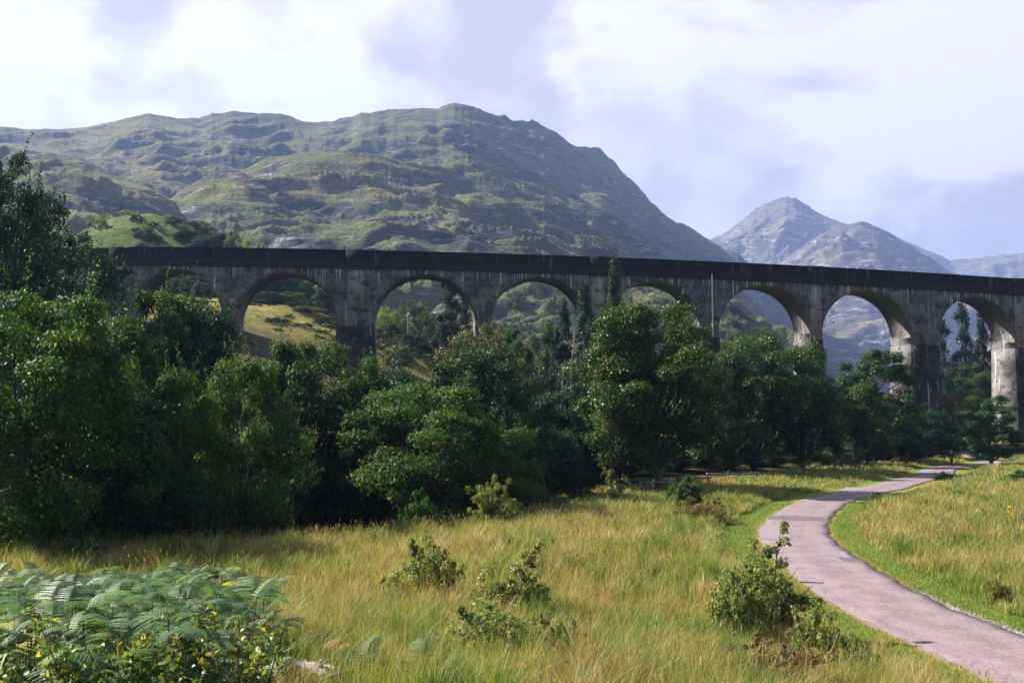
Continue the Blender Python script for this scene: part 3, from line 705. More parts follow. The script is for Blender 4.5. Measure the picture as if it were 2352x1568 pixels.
tx = np.array([xu(u) for u in TOPU]); tz = np.array([zv(u, v) for u, v in zip(TOPU, TOPV)])
tfit = np.polyfit(tx, tz, 2)
def ztop(X): return np.polyval(tfit, X)
WD = 5.5   # width of the viaduct
PB = 2.85  # dark parapet zone
def vp(X, z, d):
    X = np.asarray(X, float); s_ = slope(X); n_ = np.hypot(1, s_)
    return np.stack([X-s_/n_*d, vY(X)+d/n_, np.broadcast_to(z, X.shape)], -1)
def vattr(X, z, d):
    return np.stack([np.interp(X, XS, SS), np.broadcast_to(d, np.shape(X)), np.broadcast_to(z, np.shape(X))-ztop(X)], -1)
class VB:
    mi = 0
    """viaduct pieces: vertices given along the curve, with their place on the wall kept for the concrete's stains"""
    def __init__(s): s.v = []; s.a = []; s.f = []; s.m = []; s.n = 0
    def grid(s, X, Z, D, flip=False):
        X, Z, D = np.broadcast_arrays(np.asarray(X, float), np.asarray(Z, float), np.asarray(D, float))
        s.v.append(vp(X, Z, D).reshape(-1, 3)); s.a.append(vattr(X, Z, D).reshape(-1, 3))
        f = gridfaces(*X.shape)+s.n
        s.f.append(f[:, ::-1] if flip else f); s.m.append(np.full(len(f), s.mi)); s.n += X.size
    def prism(s, X, z0, z1, d0, d1):
        """closed block along the curve; z0, z1 may vary with X"""
        X = np.asarray(X, float); z0 = np.broadcast_to(z0, X.shape); z1 = np.broadcast_to(z1, X.shape)
        s.grid(np.stack([X, X]), np.stack([z0, z1]), d0); s.grid(np.stack([X, X]), np.stack([z0, z1]), d1, True)
        s.grid(np.stack([X, X]), np.stack([z1, z1]), np.stack([np.full_like(X, d0), np.full_like(X, d1)]))
        s.grid(np.stack([X, X]), np.stack([z0, z0]), np.stack([np.full_like(X, d0), np.full_like(X, d1)]), True)
        for i, fl in ((0, True), (-1, False)):
            s.grid(np.full((2, 2), X[i]), np.array([[z0[i]]*2, [z1[i]]*2]), np.array([[d0, d1]]*2), fl)
    def mesh(s, name, mat, smooth=False):
        v = np.concatenate(s.v); a = np.concatenate(s.a); f = np.concatenate(s.f)
        _, first, inv = np.unique(np.round(v*500).astype(np.int64), axis=0, return_index=True, return_inverse=True)
        f = inv.ravel()[f]; v = v[first]; a = a[first]
        return npmesh(name, v, f, None, smooth, {'wall': ('FLOAT_VECTOR', a)}, mats=mat if isinstance(mat, list) else [mat], midx=np.concatenate(s.m))
def concrete(name, base, base2, streak=.5, board=1.0, white=(.62, .56, .53), crown=False, para=False):
    t = NT(name); w = t.attr('wall').outputs['Vector']
    sp = t.n('ShaderNodeSeparateXYZ'); t.l(w, sp.inputs[0])
    n1 = t.noise(w, .35, 5, .6); n2 = t.noise(t.map(w, (.35, .35, 4.5)), 1.0, 4, .6); n3 = t.noise(w, 2.2, 5, .65)
    st = t.noise(t.map(w, (1.9, 1.9, .17)), 1.0, 4, .62); st2 = t.noise(t.map(w, (4.2, 4.2, .38), (7, 3, 1)), 1.0, 3, .6)
    area = t.noise(t.map(w, (.16, .16, .22), (3, 1, 9)), 1.0, 3)
    col = t.mix(t.ramp(n1, .35, .65), base, base2)
    lines = t.math('ABSOLUTE', t.math('SUBTRACT', t.math('FRACT', t.math('MULTIPLY', sp.outputs[2], 1.15)), .5))
    col = t.mix(t.math('MULTIPLY', t.ramp(n2, .5, .7), .6*board), col, t.mix(1.0, col, (.35, .34, .33), 'MULTIPLY'))
    col = t.mix(t.math('MULTIPLY', t.ramp(lines, .47, .5), .5*board), col, (.02, .02, .02))
    col = t.mix(t.math('MULTIPLY', t.ramp(st2, .56, .7), .55), col, (.025, .024, .024))
    col = t.mix(t.math('MULTIPLY', t.ramp(t.noise(t.map(w, (.5, .5, .8), (5, 5, 5)), 1.0, 6, .68), .50, .62), .75), col, (.028, .027, .027))
    # lime streaks hang below the parapet and out of the joints
    drip = t.noise(t.map(w, (2.4, 2.4, .035), (1, 5, 2)), 1.0, 5, .66)
    dlen = t.math('MULTIPLY', t.ramp(t.noise(t.map(w, (.55, .55, 0), (8, 2, 4)), 1.0, 4, .7), .42, .66), 6.0)
    depth = t.math('SUBTRACT', -2.85, sp.outputs[2])
    s1 = t.math('MULTIPLY', t.ramp(drip, .54, .60), t.ramp(t.math('SUBTRACT', dlen, depth), 0.0, 1.2))
    s1 = t.math('MULTIPLY', s1, t.ramp(depth, -.05, .05))
    s2 = t.math('MULTIPLY', t.ramp(t.noise(t.map(w, (2.1, 2.1, .07), (2, 9, 5)), 1.0, 5, .64), .57, .66), t.ramp(area, .44, .58))
    s3 = t.math('MULTIPLY', t.ramp(st2, .64, .70), t.ramp(area, .40, .52))
    sk = t.math('MULTIPLY', t.math('MAXIMUM', s1, t.math('MAXIMUM', s2, t.math('MULTIPLY', s3, .7))), t.ramp(n3, .20, .42))
    col = t.mix(t.math('MULTIPLY', sk, streak, clamp=True), col, white)
    if para: col = t.mix(t.math('MULTIPLY', t.ramp(t.math('ADD', sp.outputs[2], t.math('MULTIPLY', n1, 1.6)), -.6, -1.6), .8), col, t.mix(n2, (.022, .022, .022), (.075, .070, .068)))
    if crown: col = t.mix(t.ramp(t.math('ADD', sp.outputs[2], t.math('MULTIPLY', n1, 4)), -9.5, -3.5), col, (.035, .036, .032))  # shade at the arch crown put into the colour, against warm bounce light
    return t.out(t.pbr(col, .92, .15, t.bump(t.math('ADD', n2, n3), .5, .04)))
M['concrete'] = concrete('stained_concrete', (.088, .083, .082), (.205, .193, .187), 1.0)
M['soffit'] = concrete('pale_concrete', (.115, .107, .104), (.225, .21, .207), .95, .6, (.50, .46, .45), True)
M['parapet'] = concrete('black_stained_concrete', (.005, .0055, .006), (.016, .016, .016), .16, .8, para=True)
M['panel'] = concrete('pale_panel_concrete', (.25, .215, .185), (.34, .295, .255), .6, .7)
M['plinth'] = concrete('dark_plinth_concrete', (.012, .012, .012), (.075, .068, .066), .9, .8)
BAYS = [(304, 510, 406, 618), (544, 775, 659, 627), (860, 1093, 977, 630.6), (1128, 1350, 1239, 636.5), (1396, 1612, 1504, 646.6), (1650, 1859, 1755, 655.6), (1886, 2088, 1987, 668), (2151, 2327, 2239, 682)]
bays = [(xu(a), xu(b), zv(c, v)) for a, b, c, v in BAYS]
lastx = bays[-1][1]; 
for q in range(3):
    x0 = lastx+(2.3 if q != 1 else 2.3); x1 = x0+15.3; bays.append((x0, x1, float(ztop((x0+x1)/2))-(float(ztop((bays[7][0]+bays[7][1])/2))-bays[7][2]))); lastx = x1
via = empty('viaduct', (0, 160, 0), 'long curved concrete railway viaduct with dark stained round arches and white lime streaks', 'viaduct')
OFF = Vector((0, 160, 0))
def vlink(name, me, parent=None):
    me.transform(Matrix.Translation(-OFF)); return link(name, me, parent or via)
def plinth_z(i):  # step where the wider pier base begins
    return [13.3+CAMZ, 15.6+CAMZ, 15.2+CAMZ, 14.8+CAMZ, 14.5+CAMZ, 14.2+CAMZ, 14.0+CAMZ, 13.6+CAMZ, 13.4+CAMZ, 13+CAMZ, 12.8+CAMZ, 12.5+CAMZ][i]
def gmin(X):
    P = vp(np.array([X, X]), 0, np.array([0, WD])); return min(gz(P[0, 0], P[0, 1]), gz(P[1, 0], P[1, 1]))-1.0
NA = 40
for i, (xa, xb, za) in enumerate(bays):
    xc = (xa+xb)/2; a = (xb-xa)/2; b_ = 7.7; zs = za-b_
    ph = np.linspace(0, np.pi, NA)
    X = xc-a*np.cos(ph); Zi = zs+b_*np.sin(ph)
    rt = 1.12
    Xo = xc-(a+rt)*np.cos(ph); Zo = zs+(b_+rt)*np.sin(ph)
    zt = ztop(X)-PB
    sw = VB()
    for d, fl in ((0.0, False), (WD, True)):
        sw.grid(np.stack([X, X]), np.stack([Zi, zt]), d, fl)
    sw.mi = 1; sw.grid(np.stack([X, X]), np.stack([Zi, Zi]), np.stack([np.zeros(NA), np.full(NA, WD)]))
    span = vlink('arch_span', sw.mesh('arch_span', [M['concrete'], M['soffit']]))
    rg = VB()
    Zc = np.minimum(Zo, ztop(Xo)-PB-.02)
    rg.grid(np.stack([X, Xo]), np.stack([Zi, Zc]), -.05)
    rg.grid(np.stack([Xo, Xo]), np.stack([Zc, Zc]), np.stack([np.full(NA, -.05), np.full(NA, .0)]))
    rg.grid(np.stack([X, X]), np.stack([Zi, Zi]), np.stack([np.full(NA, -.05), np.full(NA, .0)]), True)
    vlink('arch_ring', rg.mesh('arch_ring', M['concrete']), span)
# piers, between the bays
piers = [(bays[i][1], bays[i+1][0], min(bays[i][2], bays[i+1][2])-7.7) for i in range(len(bays)-1)]
KING = {1, 6}
PIL = {1, 3, 5, 7, 9}
for i, (xa, xb, zs) in enumerate(piers):
    w = xb-xa; g = gmin((xa+xb)/2); zp = plinth_z(i+1) if i+1 < 12 else 17
    zp = min(zp, zs-.4) if zs-.4 > g else g
    pb = VB()
    X = np.linspace(xa, xb, 6); zl = bays[i][2]-7.7; zr_ = bays[i+1][2]-7.7
    zside = zl+(zr_-zl)*np.linspace(0, 1, 6)
    # spandrel over the pier and the shaft down to the plinth
    for d_, fl in ((0.0, False), (WD, True)):
        pb.grid(np.stack([X, X, X]), np.stack([np.full(6, zp), zside, ztop(X)-PB]), d_, fl)
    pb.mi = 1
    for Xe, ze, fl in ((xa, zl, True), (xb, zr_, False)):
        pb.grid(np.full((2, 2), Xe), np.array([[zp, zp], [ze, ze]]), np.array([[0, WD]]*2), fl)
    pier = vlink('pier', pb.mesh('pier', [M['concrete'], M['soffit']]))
    # plinth: slightly wider block with a small step, battered towards the ground
    ex = .10
    pl = VB(); n = 8
    zz = np.linspace(g, zp, n); grow = ex+np.linspace(.35, 0, n)
    Xl = xa-grow; Xr = xb+grow; fr = -grow; bk = WD+grow
    for d_, fl in ((fr, False), (bk, True)):
        pl.grid(np.stack([Xl, Xr], 1), np.stack([zz, zz], 1), np.stack([d_, d_], 1), fl)
    pl.grid(np.array([[xa-ex, xb+ex]]*2), np.full((2, 2), zp), np.array([[-ex]*2, [WD+ex]*2]))
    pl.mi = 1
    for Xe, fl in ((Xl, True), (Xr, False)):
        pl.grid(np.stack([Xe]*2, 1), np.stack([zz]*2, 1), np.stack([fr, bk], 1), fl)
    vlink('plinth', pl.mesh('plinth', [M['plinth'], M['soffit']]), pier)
    if i in PIL:
        xm = (xa+xb)/2; hw = 1.05
        if i == 1: xm = xu(817); hw = 1.3
        pp = VB(); Xp = np.linspace(xm-hw, xm+hw, 3)
        lowz = zs+2.2 if i == 1 else zp
        pp.prism(Xp, np.full(3, lowz), ztop(Xp)-PB-.25, -.22, .05)
        vlink('pilaster', pp.mesh('pilaster', M['panel']), pier)
        pc = VB(); Xq = np.linspace(xm-hw-.12, xm+hw+.12, 3)
        pc.prism(Xq, ztop(Xq)-PB-.25, ztop(Xq)-PB+.02, -.42, .05)
        vlink('pilaster_cap', pc.mesh('pilaster_cap', M['parapet']), pier)
# abutment on the left and its end pillar
xl = xu(-260); xe = bays[0][0]
ab = VB(); X = np.linspace(xl, xe, 30)
ab.prism(X, np.full(30, gmin(xe)-6), ztop(X)-PB, 0, WD)
vlink('abutment', ab.mesh('abutment', M['concrete']))
pp = VB(); Xp = np.linspace(xu(250), xu(279), 3); pp.prism(Xp, np.full(3, gmin(xe)-4), ztop(Xp)-PB-.25, -.25, .05)
vlink('pilaster', pp.mesh('pilaster', M['panel']))
pc = VB(); Xq = np.linspace(xu(248), xu(281), 3); pc.prism(Xq, ztop(Xq)-PB-.25, ztop(Xq)-PB+.02, -.42, .05)
vlink('pilaster_cap', pc.mesh('pilaster_cap', M['parapet']))
# deck edge and parapets
xr = bays[-1][1]+1
X = np.linspace(xl, xr, 240); step = np.where(X < xu(295), -.22, 0)
pv = VB()
pv.prism(X, ztop(X)-PB, ztop(X)-.16+step, -.16, .35)
pv.prism(X, ztop(X)-.16+step, ztop(X)+step, -.24, .40)
pv.prism(X, ztop(X)-PB-.14, ztop(X)-PB, -.24, .05)
for i in PIL:
    xm = (piers[i][0]+piers[i][1])/2 if i != 1 else xu(817); hw = 1.3 if i != 1 else 1.55
    Xq = np.linspace(xm-hw, xm+hw, 3); pv.prism(Xq, ztop(Xq)-PB+.02, ztop(Xq)+.05, -.42, .3)
Xq = np.linspace(xu(248), xu(281), 3); pv.prism(Xq, ztop(Xq)-PB+.02, ztop(Xq)-.1, -.42, .3)
vlink('parapet', pv.mesh('parapet', M['parapet']))
pv = VB(); pv.prism(X, ztop(X)-PB, ztop(X)+step, WD-.35, WD+.16); vlink('parapet', pv.mesh('parapet', M['parapet']))
dk = VB(); dk.prism(X, ztop(X)-PB+.1, ztop(X)-1.5, .35, WD-.35); vlink('deck', dk.mesh('deck', M['plinth']))
# drainpipe
t = NT('galvanised_pipe'); M['pipe'] = t.out(t.pbr((.62, .66, .70), .45, .5, None, .15))
mb = MB(); x0 = xu(1634.5); pz0 = zv(1634, 632); pz1 = zv(1634, 775)
P = [vp(np.array(x0), z, -.30) for z in np.linspace(pz0, pz1, 12)]
P = [vp(np.array(x0), pz0+.05, .0)]+P
mb.tube(np.array(P), .13, 8)
for z in np.linspace(pz0-1.5, pz1+.5, 5): mb.tube([vp(np.array(x0), z-.08, -.30), vp(np.array(x0), z+.08, -.30)], .19, 8)
vlink('drainpipe', mb.mesh('drainpipe', M['pipe'], True))

# utility pole behind the third arch
top = at(937, 722, 188); g = gz(top[0], 188)
pole = empty('utility_pole', (top[0], 188, g), 'thin wooden utility pole with white top seen through the third arch', 'utility pole')
mb = MB(); mb.tube([(0, 0, -.3), (0, 0, (top[2]-g)*.5), (0, 0, top[2]-g)], [.14, .12, .1], 8); link('pole_shaft', mb.mesh('pole_shaft', M['railwood'], True), pole)
mb = MB(); mb.tube([(0, 0, top[2]-g-.1), (0, 0, top[2]-g+.3)], .09, 8); mb.box((.0, -.05, top[2]-g-.25), (.9, .1, .1)); mb.box((.22, -.12, top[2]-g+.05), (.16, .14, .34))
t = NT('white_metal'); M['white'] = t.out(t.pbr((.72, .72, .72), .5, .4)); link('insulator_head', mb.mesh('insulator_head', M['white']), pole)
mb = MB()
for dz, dx in ((-.2, -.4), (-.2, .4), (.3, .25)):
    e = at(1085+dx*10, 800, 182)-np.array([top[0], 188, g]); s_ = np.array([dx, 0, top[2]-g+dz]); q = np.linspace(0, 1, 12)[:, None]
    mb.tube(s_+(e-s_)*q-np.array([0, 0, 1.2])*(4*q*(1-q)), .018, 4)
t = NT('wire'); M['wire'] = t.out(t.pbr((.16, .16, .16), .5, .4)); link('wire', mb.mesh('wire', M['wire']), pole)

# ------------------------------------------------------------------ fences by the road
cx4 = lambda p: (1406.8+p[0]*.1953, 1022.1+p[1]*.1953)
cx5 = lambda p: (1780+p[0]*.2432, 987.6+p[1]*.2432)
def fence(rail, posts, Y0, Y1, label, thick=.13, deep=.13, mat='railwood', brace=None, name='wooden_rail', height=None, flat=False):
    """rail: two pixel ends; posts: pixel x of each post"""
    a = at(*rail[0], Y0); b = at(*rail[1], Y1)
    o = empty(name, ((a[0]+b[0])/2, (Y0+Y1)/2, gz((a[0]+b[0])/2, (Y0+Y1)/2)), label, 'fence', 'wooden rails beside the road')
    loc = np.array(o.location)
    mb = MB(); d = b-a; n = np.array([-d[1], d[0], 0]); n = n/np.linalg.norm(n)
    qs = np.linspace(0, 1, 7)
    for sgn in (0,):
        v = []
        for q in qs:
            c = a+d*q-loc+rng.normal(0, .012, 3)
            for (p_, z_) in ((-1, -1), (1, -1), (1, 1), (-1, 1)): v.append(c+n*deep/2*p_+np.array([0, 0, thick/2*z_]))
        f = []
        for k_ in range(6):
            for m_ in range(4): f.append([k_*4+m_, k_*4+(m_+1) % 4, k_*4+4+(m_+1) % 4, k_*4+4+m_])
        f += [[0, 3, 2, 1], [24, 25, 26, 27]]
        mb.add(np.array(v), f)
    link('rail', mb.mesh('rail', M[mat]), o)
    for u in posts:
        q = (u-rail[0][0])/(rail[1][0]-rail[0][0]); c = a+d*q
        g_ = gz(c[0], c[1]); mp = MB(); h_ = c[2]-thick/2-g_-.005 if not flat else c[2]-thick/2-g_-.005
        mp.box(np.array([c[0], c[1], g_+(h_-.3)/2])-loc, (.14, .14, h_+.3), 0, .006)
        link('post', mp.mesh('post', M[mat]), o)
    if brace:
        q0 = (brace[0]-rail[0][0])/(rail[1][0]-rail[0][0]); q1 = (brace[1]-rail[0][0])/(rail[1][0]-rail[0][0])
        c0 = a+d*q0; c1 = a+d*q1; mp = MB()
        mp.tube(np.array([c0-[0, .09, .05], [c1[0], c1[1]-.09, gz(c1[0], c1[1])]])-loc, .06, 5); link('brace', mp.mesh('brace', M[mat]), o)
    return o
fence([cx4((318, 434)), cx4((735, 432))], [cx4((330, 0))[0], cx4((411, 0))[0], cx4((715, 0))[0]], 71, 72, 'low wooden rail with slanting brace passing behind the largest oak trunk', brace=(cx4((325, 0))[0], cx4((395, 0))[0]))
fence([cx4((752, 380)), cx4((1147, 376))], [cx4((775, 0))[0], cx4((1125, 0))[0]], 76, 77, 'pale topped wooden rail behind the green bush', .12, .5)
fence([cx4((1108, 338)), cx4((1762, 334))], [cx4((1120, 0))[0], cx4((1415, 0))[0], cx4((1466, 0))[0], cx4((1690, 0))[0], cx4((1752, 0))[0]], 82, 85, 'longest wooden rail, on five posts in the tall grass', .19)
fence([cx4((1762, 298)), cx4((2020, 294))], [cx4((1770, 0))[0], cx4((1955, 0))[0], cx4((2010, 0))[0]], 91, 93, 'thin dark rail overgrown with bramble', .1)
fence([cx4((2020, 278)), cx4((2310, 276))], [cx4((2030, 0))[0], cx4((2160, 0))[0], cx4((2300, 0))[0]], 95, 98, 'brown wooden rail right of the bramble covered rail', .1)
fence([cx5((357, 333)), cx5((593, 341))], [cx5((372, 0))[0], cx5((480, 0))[0], cx5((580, 0))[0]], 104, 106, 'bright grey plank rail below the pale willow', .26, .6, 'deadwood')
fence([cx5((640, 330)), cx5((812, 331))], [cx5((650, 0))[0], cx5((800, 0))[0]], 108, 110, 'dark low rail between the plank rail and the sloping rails', .12)
fence([cx5((840, 318)), cx5((972, 298))], [cx5((850, 0))[0], cx5((950, 0))[0]], 112, 114, 'first sloping pole rail rising to the right', .13)
fence([cx5((962, 330)), cx5((1102, 291))], [cx5((968, 0))[0], cx5((1090, 0))[0]], 114, 116, 'second sloping pole rail, nearest the walker', .13)

# bare dead tree by the poplars
def dead_tree(u0, vb, Y, seed, Hpx, label):
    r = np.random.default_rng(seed); b = at(u0, vb, Y); g = gz(b[0], Y); top_ = at(u0, vb-Hpx, Y)[2]-g
    o = empty('dead_tree', (b[0], Y, g), label, 'tree'); mb = MB()
    tp = catmull([(0, 0, -.2), (.1, 0, top_*.3), (-.15, 0, top_*.65), (.2, .1, top_)], 6); mb.tube(tp, np.linspace(.11, .02, len(tp)), 6); link('trunk', mb.mesh('trunk', M['deadwood'], True), o)
    br = MB()
    for i in range(26):
        k_ = r.integers(5, len(tp)-2); p0 = tp[k_]; a_ = r.random()*6.28; L = r.uniform(.5, 1.6)*(1-.4*k_/len(tp))
        d = np.array([math.cos(a_), math.sin(a_)*.7, r.uniform(.3, 1.1)]); p2 = p0+d*L
        br.tube(catmull([p0, p0+d*L*.5+r.normal(0, .12, 3), p2], 3), np.linspace(.04, .012, 7), 4)
        for _ in range(2): br.tube([p0+d*L*.55, p2+r.normal(0, .35, 3)], [.018, .008], 3)
    link('branch', br.mesh('branch', M['deadwood'], True), o)
dead_tree(1293, 925, 86, 3, 100, 'bleached bare tree left of the largest oak')
dead_tree(1315, 925, 88, 5, 165, 'tall thin bare trunk beside the bleached bare tree')

# ------------------------------------------------------------------ meadow bushes and plants
def bush_mesh(name, seed, H, R, n_stem, nclump, per, cr, leaf, mat, up=False):
    """many stems from one root, each ending in leafy sprays with gaps between them"""
    global rng
    keep = rng; rng = np.random.default_rng(seed); mb = MB(); C = []; RR = []
    for i in range(n_stem):
        a = rng.random()*6.28; q = rng.random()**.6; zt = H*rng.uniform(.35, 1.0)*(1-.5*q*q) if i else H*1.05
        e = np.array([math.cos(a)*R*q, math.sin(a)*R*q, zt]); m = e*np.array([.4, .4, .55])+rng.normal(0, .05*R, 3)
        pth = catmull([np.array([e[0]*.06, e[1]*.06, -.05]), m, e], 5); mb.tube(pth, np.linspace(.012, .003, len(pth))*max(1, H), 4)
        for _ in range(nclump):
            s_ = rng.uniform(.3, 1.02); p = pth[min(len(pth)-1, int(s_*(len(pth)-1)))]; c = p+rng.normal(0, .2*R, 3)*(1.1-.7*s_*(i == 0))
            mb.tube([p, c], [.004*H, .002*H], 3, False); C.append(c); RR.append(cr*rng.uniform(.5, 1.3)*(.55 if i == 0 else 1)*np.array([1, 1, .8 if not up else 1.4]))
    C = np.array(C); RR = np.array(RR); C[:, 2] = np.maximum(C[:, 2], .08*H)
    pos, nrm = clump_leaves(C, RR, per)
    ll = leaf*rng.uniform(.6, 1.25, len(pos)); v, f, tint = leaf_arrays(pos, nrm, ll, ll*.78, .25)
    T[name] = dict(crown=npmesh(name+'_leaves', v, f, M[mat], False, {'tint': ('FLOAT', tint)}), trunk=mb.mesh(name+'_stems', M['twig'], True), H=H, R=R); rng = keep
bush_mesh('b_birch', 501, 1.6, .9, 16, 9, 62, .13, .06, 'bush')
bush_mesh('b_wide', 502, 1.1, 1.2, 22, 9, 62, .13, .06, 'bush')
bush_mesh('b_gold', 503, 2.0, 1.3, 26, 10, 70, .16, .075, 'gold')
bush_mesh('b_green', 504, 1.8, 1.2, 20, 10, 70, .18, .10, 'alder')
bush_mesh('b_brown', 505, .9, .9, 24, 10, 70, .10, .045, 'brush')
bush_mesh('b_sap', 506, 2.4, 1.0, 9, 6, 22, .2, .11, 'bush', True)
def bush(proto, u, vtop, vbase, Y, hw, label, cat='bush', name='bush', squash=1.0):
    top_ = at(u, vtop, Y); g = gz(top_[0], Y); H = max(.3, top_[2]-g)
    return place(name, proto, (top_[0], Y, g-.02), H, hw*Y/F, label, cat, 'bushes in the meadow', 'stem', 'leaves')
bush('b_birch', 1765, 1218, 1400, 22.5, 115, 'leafy birch bush with a tall spindly top overhanging the road edge')
bush('b_wide', 1700, 1321, 1420, 21.5, 100, 'low birch scrub at the foot of the roadside birch bush')
bush('b_birch', 1180, 1244, 1390, 22.5, 106.25, 'dark birch bush in the middle of the meadow')
bush('b_wide', 985, 1248, 1350, 24, 106.25, 'pale speckled birch bush left of the dark meadow bush')
bush('b_wide', 1110, 1391, 1540, 15.5, 156.25, 'wide yellow leaved birch scrub in the near meadow')
bush('b_wide', 1280, 1418, 1540, 15.2, 93.75, 'small birch scrub right of the wide yellow leaved scrub')
bush('b_wide', 1960, 1464, 1560, 17.8, 75, 'small dark bush at the grass edge near the road bottom')
bush('b_wide', 1860, 1406, 1500, 19, 81.25, 'low scrub between the roadside birch and the small dark bush')
bush('b_brown', 1790, 1481, 1568, 15.6, 137.5, 'rust coloured heather clump at the bottom of the meadow')
bush('b_gold', 1135, 1088, 1185, 46.5, 56, 'golden leaved bush at the far meadow edge')
bush('b_green', 968, 1125, 1190, 45, 44, 'bright green alder sapling in front of the shaded trees')
bush('b_sap', 1408, 1066, 1160, 58, 42, 'spindly sapling standing alone in the grass', 'sapling', 'sapling')
bush('b_green', 1575, 1092, 1170, 54, 50, 'glossy green bush before the wooden rails')
bush('b_brown', 1600, 1148, 1215, 49, 75, 'brown bramble clump below the glossy green bush')
bush('b_green', 2018, 1130, 1178, 60, 30, 'dark green bush at the inside of the road bend')
bush('b_green', 2165, 1082, 1115, 86, 28, 'small green bush by the road near the walker')
bush('b_brown', 2240, 1066, 1085, 110, 18, 'small brown bush on the right verge beyond the walker')
bush('b_green', 2345, 1080, 1108, 80, 40, 'green bush at the right edge of the rough meadow')
bush('b_brown', 2290, 1336, 1390, 27, 32.5, 'brown dead tussock beside the right verge')

# yellow flowering plant
b = gh(2312, 1170, 1.0)
fl = empty('flowering_plant', (b[0], b[1], gz(b[0], b[1])), 'single yellow flower spike standing in the right meadow', 'flower')
mb = MB(); mb.tube([(0, 0, 0), (.02, 0, .5), (.1, 0, .95)], [.012, .01, .006], 5); mb.tube(catmull([(0, 0, .45), (-.35, 0, .55), (-.75, 0, .25), (-.9, 0, .0)], 4), .008, 4); link('stem', mb.mesh('stem', M['twig'], True), fl)
n = 90; pos = np.stack([.1+rng.normal(0, .035, n), rng.normal(0, .035, n), rng.uniform(.6, 1.15, n)], -1); nrm = unit(rng.normal(size=(n, 3)))
t = NT('yellow_petal'); M['petal'] = t.out(t.pbr((.75, .50, .02), .6, .3)); v, f, ti = leaf_arrays(pos, nrm, np.full(n, .07), np.full(n, .06)); link('flower', npmesh('flower', v, f, M['petal']), fl)

# ------------------------------------------------------------------ bracken
def frond(L, curl, seed, npin=13):
    """one bracken frond lying along +x, rising then arching; returns verts, tris, tint-less arrays"""
    r = np.random.default_rng(seed); V = []; Fc = []; n = 0
    s_ = np.linspace(0, 1, 14)
    ax = np.stack([L*s_*(1-.12*s_), 0*s_, L*(curl*s_-curl*1.15*s_**2.2)], -1)
    def P(t_): return np.array([np.interp(t_, s_, ax[:, k_]) for k_ in range(3)])
    for i in range(len(s_)-1):
        w = .006*(1-s_[i])+.002
        a, b_ = ax[i], ax[i+1]
        V += [a+[0, w, 0], a-[0, w, 0], b_-[0, w, 0], b_+[0, w, 0]]; Fc += [[n, n+1, n+2], [n, n+2, n+3]]; n += 4
    for i in range(npin):
        t_ = .2+.79*(i/npin)**.9; c = P(t_); pl = L*.42*(1-((t_-.2)/.82)**1.3)+.015
        for sd in (-1, 1):
            d = unit(np.array([.42, sd, -.16+r.normal(0, .06)])); e = unit(np.cross(d, [0, 0, 1])); m = 6
            dr = np.array([0, 0, -1.0])*pl*.16
            for j in range(m+1):
                q = j/m; lw = (pl*.105*(1-q)**.8+.003)*(1 if j % 2 else .62); cc = c+d*pl*q+dr*q*q
                V += [cc+e*lw+np.array([0, 0, -.25*lw]), cc+np.array([0, 0, .15*lw]), cc-e*lw+np.array([0, 0, -.25*lw])]
                if j: Fc += [[n-3, n, n+1], [n-3, n+1, n-2], [n-2, n+1, n+2], [n-2, n+2, n-1]]
                n += 3
    return np.array(V), np.array(Fc)
FR = [frond(1.0, c, 600+i) for i, c in enumerate((.35, .5, .65, .45, .8, .25))]
def fern_cluster(pts, per, size, seed, zup=(.25, .75)):
    """fronds with their stalks at given ground points"""
    r = np.random.default_rng(seed); VV = []; FF = []; TT = []; n = 0; ST = MB()
    for p in pts:
        for _ in range(per):
            v, f = FR[r.integers(0, len(FR))]; L = size*r.uniform(.65, 1.2); a = r.random()*6.28
            tilt = r.uniform(-.7, .6); ca, sa = math.cos(a), math.sin(a); ct, s2 = math.cos(tilt), math.sin(tilt)
            w = v*L; w = w@np.array([[ct, 0, s2], [0, 1, 0], [-s2, 0, ct]]); w = w@np.array([[ca, sa, 0], [-sa, ca, 0], [0, 0, 1]])
            h = r.uniform(*zup)*size; root = np.array([p[0]+r.normal(0, .08), p[1]+r.normal(0, .08), p[2]])
            st = root+np.array([ca*.05, sa*.05, h]); w = w+st
            VV.append(w); FF.append(f+n); n += len(w); TT.append(np.full(len(w), r.random())); ST.tube([root-[0, 0, .05], (root+st)/2+r.normal(0, .02, 3), st], [.006, .005, .004], 3, False)
    return np.concatenate(VV), np.concatenate(FF), np.concatenate(TT), ST
poly = np.array([(-80, 1318), (60, 1300), (130, 1345), (200, 1330), (330, 1300), (400, 1296), (470, 1318), (555, 1300), (605, 1380), (590, 1450), (560, 1500), (620, 1530), (640, 1600), (-80, 1600)], float)
def inpoly(u, v, P):
    c = np.zeros(np.shape(u), bool); j = len(P)-1
    for i in range(len(P)):
        m = (P[i, 1] > v) != (P[j, 1] > v)
        c ^= m & (u < (P[j, 0]-P[i, 0])*(v-P[i, 1])/(P[j, 1]-P[i, 1]+1e-12)+P[i, 0]); j = i
    return c
def project(p):
    dx = p[:, 0]; dy = p[:, 1]; dz = p[:, 2]-CAMZ
    f_ = dy*cP+dz*sP; up_ = -dy*sP+dz*cP
    return 1176+F*dx/f_, 784-F*up_/f_
cand = np.stack([rng.uniform(-12, 0, 9000), rng.uniform(7.5, 23, 9000)], -1)
cz = ground_z(cand[:, 0], cand[:, 1]); c3 = np.concatenate([cand, cz[:, None]], -1)
uu, vv_ = project(c3+np.array([0, 0, .85])); ok = inpoly(uu, vv_, poly)
dens = ok & (rng.random(len(ok)) < .62) & (fbm(cand[:, 0]/1.5, cand[:, 1]/2.2, 123, 2) > -.22)
